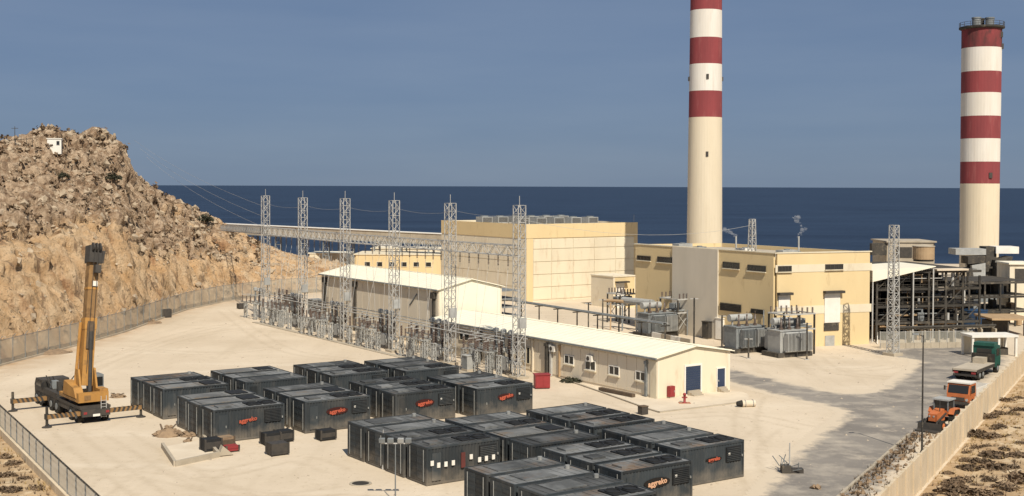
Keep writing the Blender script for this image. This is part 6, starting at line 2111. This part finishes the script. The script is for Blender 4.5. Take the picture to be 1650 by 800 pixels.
for x in (0, 2.2, 4.4):
    for y in (171.5, 177.5):
        b = MB(); b.box(a.x + .15 + x - .08, a.x + .15 + x + .08, y - .08, y + .08, 0, a.z - .06); b.build('post', MT['darkgrime'], o)
b = MB(); b.box(a.x + .6, a.x + 3.2, 174, 176.5, 0, 1.8); b.build('machine_block', MT['darkmetal'], o)
# blue tank
q = G(1569, 527); 
o = thing('water_tank', 'round blue water tank in front of the dark pipework', 'tank', q, 0, None, True)
b = MB(); b.lathe((0, 0, 0), [(1.92, .15), (1.92, 2.45)], 24); b.build('shell', MT['bluetank'], o)
b = MB(); b.lathe((0, 0, 2.45), [(1.98, 0), (1.98, .1), (.2, .25)], 24); b.build('lid', MT['bluetank'], o)
b = MB(); b.lathe((0, 0, 0), [(2.05, 0), (2.05, .15)], 24); b.build('base', MT['concrete'], o)
b = MB()
for z in (.8, 1.6): b.lathe((0, 0, z), [(1.94, 0), (1.96, .03), (1.94, .06)], 24, False)
b.build('hoop', MT['bluetank'], o)
# pipe walkway and fence in front of the structure
a, c = G(1440, 530, 2.3), G(1600, 526, 2.3)
pw = thing('pipe_track', 'pale pipes on low supports in front of the dark steel structure', 'pipes', Vector((a.x, a.y, 0)))
for k, m in enumerate(('lightgrey', 'steel', 'darkgrime')):
    off = Vector((0, -.45 * k, .12 * k)); b = MB(); b.cyl(a + off, c + off, .16, n=8); b.build('pipe', MT[m], pw)
for k in range(8):
    q = a.lerp(c, k / 7) + Vector((0, -.5, 0)); b = MB(); b.box(q.x - .1, q.x + .1, q.y - .6, q.y + .7, 0, 2.1); b.build('support', MT['concrete'], pw)
a, c = G(1418, 562), G(1566, 560)
fo = thing('mesh_fence', 'mesh fence on a beige plinth wall along the back of the yard road', 'fence', a)
n_ = 11
for k in range(n_ + 1):
    q = a.lerp(c, k / n_); b = MB(); b.cyl(q, q + Z * 2.2, .05, n=6); b.build('post', MT['steel'], fo)
    if k < n_:
        r = a.lerp(c, (k + 1) / n_)
        b = MB(); b.obb(q + Vector((.06, -.1, -.05)), (r - q) * .97, Vector((0, .2, 0)), Z * .75); b.build('plinth_block', MT['concrete'], fo)
        b = MB(); b.add([q + Z * .7, r + Z * .7, r + Z * 2.1, q + Z * 2.1], [(0, 1, 2, 3)]); b.build('mesh_panel', MT['mesh'], fo)
        b = MB(); b.bar(q + Z * 2.1, r + Z * 2.1, .05); b.build('top_rail', MT['steel'], fo)
a, c = G(1404, 553), G(1330, 557)
# white portal shelter
q = G(1602, 575)
o = thing('shelter', 'white framed open shelter behind the green lorry cab', 'shelter', q, rad(6))
for x in (-2.75, .55, 2.75):
    for y in (0, 2.6):
        b = MB(); b.box(x - .13, x + .13, y - .13, y + .13, 0, 2.35); b.build('post', MT['whitepaint'], o)
b = MB(); b.box(-2.95, 2.95, -.25, 2.9, 2.35, 2.62); b.build('roof', MT['whitepaint'], o)
b = MB(); b.box(-2.6, 2.6, 2.735, 2.8, 0, 2.3); b.build('back_wall', MT['buff'], o)
b = MB(); b.box(.9, 2.4, 1.2, 2.3, 0, .9); b.build('bench', MT['darkgrime'], o)

# ================================================================== VEHICLES
def wheel(o, x, y, r, w, m='rubber', rim='greymetal', name='wheel', axis=1):
    s = 1 if y > 0 else -1
    b = MB(); b.cyl((x, y - w / 2, r), (x, y + w / 2, r), r, n=18)
    for k in range(12):
        t = 2 * math.pi * k / 12; c_ = Vector((x + r * math.cos(t), y, r + r * math.sin(t))); b.bar(c_ - Vector((0, w / 2, 0)), c_ + Vector((0, w / 2, 0)), .06 * r + .02, None, True)
    wo_ = b.build(name, MT[m], o)
    b = MB(); b.lathe((0, 0, 0), [(.0, 0), (r * .55, 0), (r * .55, .03), (.12, .08)], 12)
    b.v = [(x + a_, y + s * (w / 2 + c_), r + b_) for a_, b_, c_ in b.v]
    b.build('rim', MT[rim], wo_)
    return wo_


heading = math.atan2(-RWd.y, -RWd.x)         # towards the camera along the wall
# tractor
o = thing('tractor', 'old orange tractor parked by the concrete wall, nearest of the parked vehicles', 'tractor', G(1516, 690), heading - rad(14))
b = MB(); b.prism([(.1, -.38, .75), (1.75, -.36, .8), (1.85, -.33, 1.45), (.1, -.42, 1.7)], (0, .76, 0)); hd_ = b.build('bonnet', MT['orange'], o)
b = MB(); b.box(1.80, 1.87, -.28, .28, .85, 1.4); b.build('grille', MT['orange'], hd_)
for s in (-1, 1):
    b = MB(); b.cyl((1.86, s * .18, 1.25), (1.9, s * .18, 1.25), .08, n=8); b.build('headlight', MT['lightgrey'], o)
b = MB(); b.box(-1.2, 1.6, -.22, .22, .5, .8); b.build('chassis', MT['darkmetal'], o)
b = MB(); b.bar((.95, .3, 1.6), (.95, .3, 2.5), .07, None, True); b.build('exhaust', MT['darkmetal'], o)
b = MB(); b.box(-1.25, .05, -.62, .62, 1.05, 1.55); b.build('cab_base', MT['orange'], o)
b = MB(); b.box(-1.15, -.0, -.58, .58, 1.55, 2.35); b.build('cab_glass', MT['glass'], o)
b = MB()
for x in (-1.2, .03):
    for y in (-.6, .6): b.bar((x, y, 1.5), (x * .95, y, 2.4), .09, None, True)
b.bar((-1.2, -.6, 1.95), (-1.2, .6, 1.95), .05, None, True); b.build('cab_frame', MT['greymetal'], o)
b = MB(); b.box(-1.35, .2, -.72, .72, 2.38, 2.5); b.build('cab_roof', MT['lightgrey'], o)
for s in (-1, 1):
    wheel(o, -.7, s * .88, .78, .42, rim='orange'); wheel(o, 1.45, s * .72, .45, .28, rim='orange')
    b = MB(); b.prism([(-1.5, s * .66, 1.3), (-1.2, s * .66, 1.7), (-.2, s * .66, 1.7), (.1, s * .66, 1.3), (.05, s * .66, 1.25), (-.25, s * .66, 1.62), (-1.15, s * .66, 1.62), (-1.45, s * .66, 1.25)], (0, s * .46, 0)); b.build('mudguard', MT['orange'], o)
# loader arms and bucket in front
for s in (-1, 1):
    b = MB(); b.bar((.2, s * .52, 1.35), (1.9, s * .52, .85), .12, None, True); b.bar((1.9, s * .52, .85), (2.3, s * .52, .35), .12, None, True); b.build('loader_arm', MT['darkmetal'], o)
b = MB(); b.prism([(2.25, -1.0, .08), (2.95, -1.0, .06), (2.95, -1.0, .14), (2.4, -1.0, .2), (2.33, -1.0, .75), (2.25, -1.0, .75)], (0, 2.0, 0)); b.build('bucket', MT['darkmetal'], o)

# orange lorry with white roof and pale box
o = thing('lorry', 'orange cabbed lorry with white roof and pale box body parked by the wall', 'lorry', G(1557, 653), heading - rad(10))
b = MB(); b.prism([(.55, -1.05, .55), (2.3, -1.05, .55), (2.34, -1.05, 1.35), (2.05, -1.05, 2.25), (.55, -1.05, 2.3)], (0, 2.1, 0)); cb = b.build('cab', MT['orange'], o)
b = MB(); b.prism([(2.33, -.92, 1.42), (2.09, -.92, 2.14), (2.11, -.92, 2.15), (2.36, -.92, 1.43)], (0, 1.84, 0)); b.build('windscreen', MT['glass'], cb)
for s in (-1, 1):
    b = MB(); b.box(.8, 1.85, *sorted((s * 1.052, s * 1.07)), 1.4, 2.1); b.build('side_window', MT['glass'], cb)
    b = MB(); b.cyl((2.32, s * .8, .85), (2.38, s * .8, .85), .13, n=10); b.build('headlight', MT['lightgrey'], o)
    wheel(o, 1.5, s * .92, .45, .28, rim='lightgrey'); wheel(o, -2.0, s * .92, .45, .34, rim='lightgrey')
    b = MB(); b.bar((2.1, s * 1.05, 1.9), (2.2, s * 1.3, 1.9), .04); b.box(2.15, 2.2, *sorted((s * 1.22, s * 1.38)), 1.6, 2.0); b.build('mirror', MT['darkmetal'], o)
b = MB(); b.box(.5, 2.15, -1.08, 1.08, 2.3, 2.42); b.build('cab_roof', MT['whitepaint'], o)
b = MB(); b.box(2.3, 2.42, -1.0, 1.0, .42, .66); b.build('bumper', MT['darkmetal'], o)
b = MB(); b.box(2.335, 2.36, -.6, .6, .75, 1.05); b.build('grille', MT['darkmetal'], o)
b = MB(); b.box(-3.2, 2.2, -.4, .4, .45, .7); b.build('chassis', MT['darkmetal'], o)
b = MB(); b.box(-3.2, .45, -1.08, 1.08, .85, 1.0); b.build('load_floor', MT['wood'], o)
for (x0, x1, y0, y1) in ((-3.2, .45, -1.1, -1.03), (-3.2, .45, 1.03, 1.1), (.38, .45, -1.028, 1.028), (-3.2, -3.13, -1.028, 1.028)):
    b = MB(); b.box(x0, x1, y0, y1, 1.0, 1.75); b.build('side_board', MT['whitepaint'], o)
# green cabbed flatbed lorry facing away
o = thing('flatbed_lorry', 'flatbed lorry with a green cab and pale load bed, farthest of the parked vehicles', 'lorry', G(1573, 606), heading + math.pi - rad(8))
b = MB(); b.box(-4.0, 4.6, -.45, .45, .55, .85); b.build('chassis', MT['darkmetal'], o)
b = MB(); b.prism([(2.9, -1.2, .7), (4.9, -1.2, .7), (5.0, -1.2, 1.6), (4.7, -1.2, 3.0), (2.9, -1.2, 3.0)], (0, 2.4, 0)); cb = b.build('cab', MT['green'], o)
b = MB(); b.box(2.87, 2.898, -.8, .8, 2.0, 2.7); b.build('rear_window', MT['glass'], cb)
for s in (-1, 1):
    b = MB(); b.box(3.3, 4.5, *sorted((s * 1.202, s * 1.22)), 1.9, 2.7); b.build('side_window', MT['glass'], cb)
b = MB(); b.box(2.75, 4.3, -1.1, 1.1, 3.0, 3.35); b.build('roof_fairing', MT['green'], o)
b = MB(); b.box(-4.2, 2.55, -1.25, 1.25, 1.05, 1.25); b.build('load_bed', MT['roofgrey'], o)
b = MB(); b.box(2.45, 2.6, -1.25, 1.25, 1.25, 2.2); b.build('headboard', MT['darkgrime'], o)
b = MB(); b.box(1.0, 2.3, -.5, .7, 1.25, 1.85); b.build('tool_chest', MT['concrete'], o)
for s in (-1, 1):
    b = MB(); b.box(-4.2, 2.4, *sorted((s * 1.252, s * 1.3)), .85, 1.2); b.build('side_rail', MT['darkmetal'], o)
    for x in (-2.9, -1.7, 3.9): wheel(o, x, s * 1.0, .5, .4)
    b = MB(); b.box(-4.28, -4.2, *sorted((s * .7, s * 1.15)), .75, .95); b.build('tail_light', MT['red'], o)
    b = MB(); b.box(-3.6, -3.3, *sorted((s * .65, s * 1.2)), .25, .9); b.build('mud_flap', MT['rubber'], o)
b = MB(); b.box(-4.3, -4.18, -1.2, 1.2, .5, .7); b.build('rear_bar', MT['darkmetal'], o)

# ================================================================== SMALL THINGS ON THE YARD
def crate(p, rz, sx, sy, h, lab, m='contdark', m2='darkmetal'):
    o = thing('crate', lab, 'crate', p, rz)
    b = MB(); b.box(-sx / 2, sx / 2, -sy / 2, sy / 2, .12, h); b.build('body', MT[m], o)
    for x in (-sx / 2, sx / 2):
        for y in (-sy / 2, sy / 2):
            b = MB(); b.box(x - .06, x + .06, y - .06, y + .06, .12, h + .04); b.build('corner_batten', MT[m2], o)
    for y in (-sy * .35, 0, sy * .35):
        b = MB(); b.box(-sx / 2, sx / 2, y - .07, y + .07, 0, .12); b.build('skid', MT[m2], o)
    b = MB(); b.box(-sx / 2 + .08, sx / 2 - .08, -sy / 2 - .02, -sy / 2 - .002, .3, h - .2); b.build('side_panel', MT[m2], o)
    return o
crate(G(340, 727), TH, 1.3, 1.1, 1.0, 'dark crate in front of the red lettered container')
crate(G(362, 723), TH + .1, 1.2, .9, .95, 'dark red crate in front of the red lettered container', 'rubble', 'wood')
crate(G(372, 728), TH, 1.0, .8, .5, 'low dull red crate beside the dark red crate', 'red', 'darkgrime')
crate(G(436, 716), TH, 1.3, 1.0, .95, 'dark crate at the left of the pair standing behind the single crate')
crate(G(457, 712), TH + .06, 1.2, 1.0, .95, 'dark crate at the right of the pair standing behind the single crate')
crate(G(447, 733), TH, 1.35, 1.1, .95, 'dark crate standing alone in front of a pair of crates', 'darkmetal')
crate(G(525, 709), TH, 1.3, 1.0, .85, 'dark crate left of the front group of containers')
# rubble heaps
def heap(p, r, h, n, lab, m='rubble', wood=False):
    o = thing('rubble_heap', lab, 'heap', p, 0, None, True)
    b = MB()
    for i in range(n):
        t = random.uniform(0, 6.28); q = r * math.sqrt(random.random()); zz_ = h * max(0, 1 - q / r) * random.random()
        s_ = random.uniform(.1, .3)
        b.add([Vector((q * math.cos(t) + v.x * s_ * random.uniform(.6, 1.3), .7 * q * math.sin(t) + v.y * s_ * random.uniform(.6, 1.3), max(0, zz_ + v.z * s_ * .8 + .05))) for v in ic], icf)
    b.build('stones', MT[m], o, kind='stuff')
    b = MB(); b.lathe((0, 0, 0), [(r, -.02), (r * .6, h * .45), (.1, h * .7)], 9, False); b.build('core', MT[m], o)
    for k in range(3):
        b = MB(); b.bar((random.uniform(-r, r), -.5 * r, .15), (random.uniform(-r, r), .4 * r, h * .9), .12, .05, True); b.build('plank', MT['wood'], o)
    return o
heap(G(271, 702), 1.15, .95, 70, 'heap of brown rubble and planks left of the red lettered container')
heap(G(302, 703), .7, .35, 26, 'small scatter of rubble right of the brown heap')
heap(G(304, 713), .3, .4, 8, 'single dark stone pile near the brown heap')
heap(G(190, 640), .9, .35, 24, 'low heap beside the crane close to the containers')
# foundation slab with low kerbs
q0, q1, q2 = G(282, 752), G(352, 737), G(262, 722)
fs = thing('foundation_slab', 'pale unfinished concrete slab with a low edge left of the containers', 'slab', q0)
b = MB(); b.obb(q0 - Z * .05, q1 - q0, q2 - q0, Z * .12); b.build('slab', MT['pave'], fs)
for (a, c) in ((q0, q1), (q0, q2), (q1, q1 + (q2 - q0))):
    b = MB(); b.bar(a + Z * .2, c + Z * .2, .22, .42, True); b.build('edge_beam', MT['concrete'], fs)
b = MB(); b.prism([q1 + Z * .07, q1 + Vector((1.0, .6, .07)), q1 + Vector((.3, .2, .8))], Vector((-.3, .6, 0))); b.build('sand_wedge', MT['concrete'], fs)
# manhole
q = G(581, 780)
o = thing('manhole', 'dark iron manhole cover in the pale yard left of the floodlight mast', 'manhole', q, 0, None, True)
b = MB(); b.lathe((0, 0, 0), [(.78, .0), (.78, .05), (.6, .05)], 20, False); b.build('ring', MT['concrete'], o)
b = MB(); b.lathe((0, 0, 0), [(.6, .02), (.6, .045), (.1, .05)], 20); b.build('cover', MT['darkgrime'], o)
# scrap with an upright pole beside the road
q = G(1271, 762)
o = thing('scrap_stand', 'tangled grey scrap stand with an upright pole at the edge of the road', 'stand', q, 0, None, True)
b = MB(); b.cyl((.05, 0, 0), (.05, 0, 2.15), .05, n=6); b.build('pole', MT['steel'], o)
b = MB(); b.box(-.55, .1, -.35, .35, .05, .55); b.build('box', MT['darkgrime'], o)
b = MB(); b.box(.12, 1.0, -.3, .3, .02, .32); b.build('drum_box', MT['darkmetal'], o)
for k in range(14):
    b = MB(); a = Vector((random.uniform(-.7, .7), random.uniform(-.4, .4), random.uniform(.0, .6))); b.bar(a, a + Vector((random.uniform(-.8, .8), random.uniform(-.5, .5), random.uniform(.2, .8))), .05, None, True); b.build('strut', MT['greymetal'], o)
# debris on the road, tyres by the far fence
heap(G(1317, 788), .3, .2, 8, 'small clod of debris on the lower road')
crate(G(268, 512), TH, 1.2, 1.0, 1.3, 'dark box by the foot of the far chain link fence', 'darkmetal')
crate(G(389, 498), TH, 1.1, 1.0, .9, 'dark box on the yard left of the farthest gantry mast', 'darkmetal')
heap(G(240, 521), 2.0, .5, 36, 'long low heap of dark debris along the far fence')
heap(G(85, 569), 2.2, .55, 46, 'low heap of dark debris along the fence at far left')
kiosk('kiosk', 'dark cubicle at the far end of the switchyard by the fence', G(471, 494), TH, 2.4, 1.6, 1.9, 'darkgrime', 'darkmetal')
kiosk('kiosk', 'grey cubicle against the far corner of the taller shed', G(508, 505), TH, 1.8, 1.6, 2.2, 'greymetal', 'darkmetal')
kiosk('kiosk', 'cream cubicle between the switchgear and the low shed', G(786, 574), TH, 1.8, 1.1, 2.1, 'cream', 'cream')
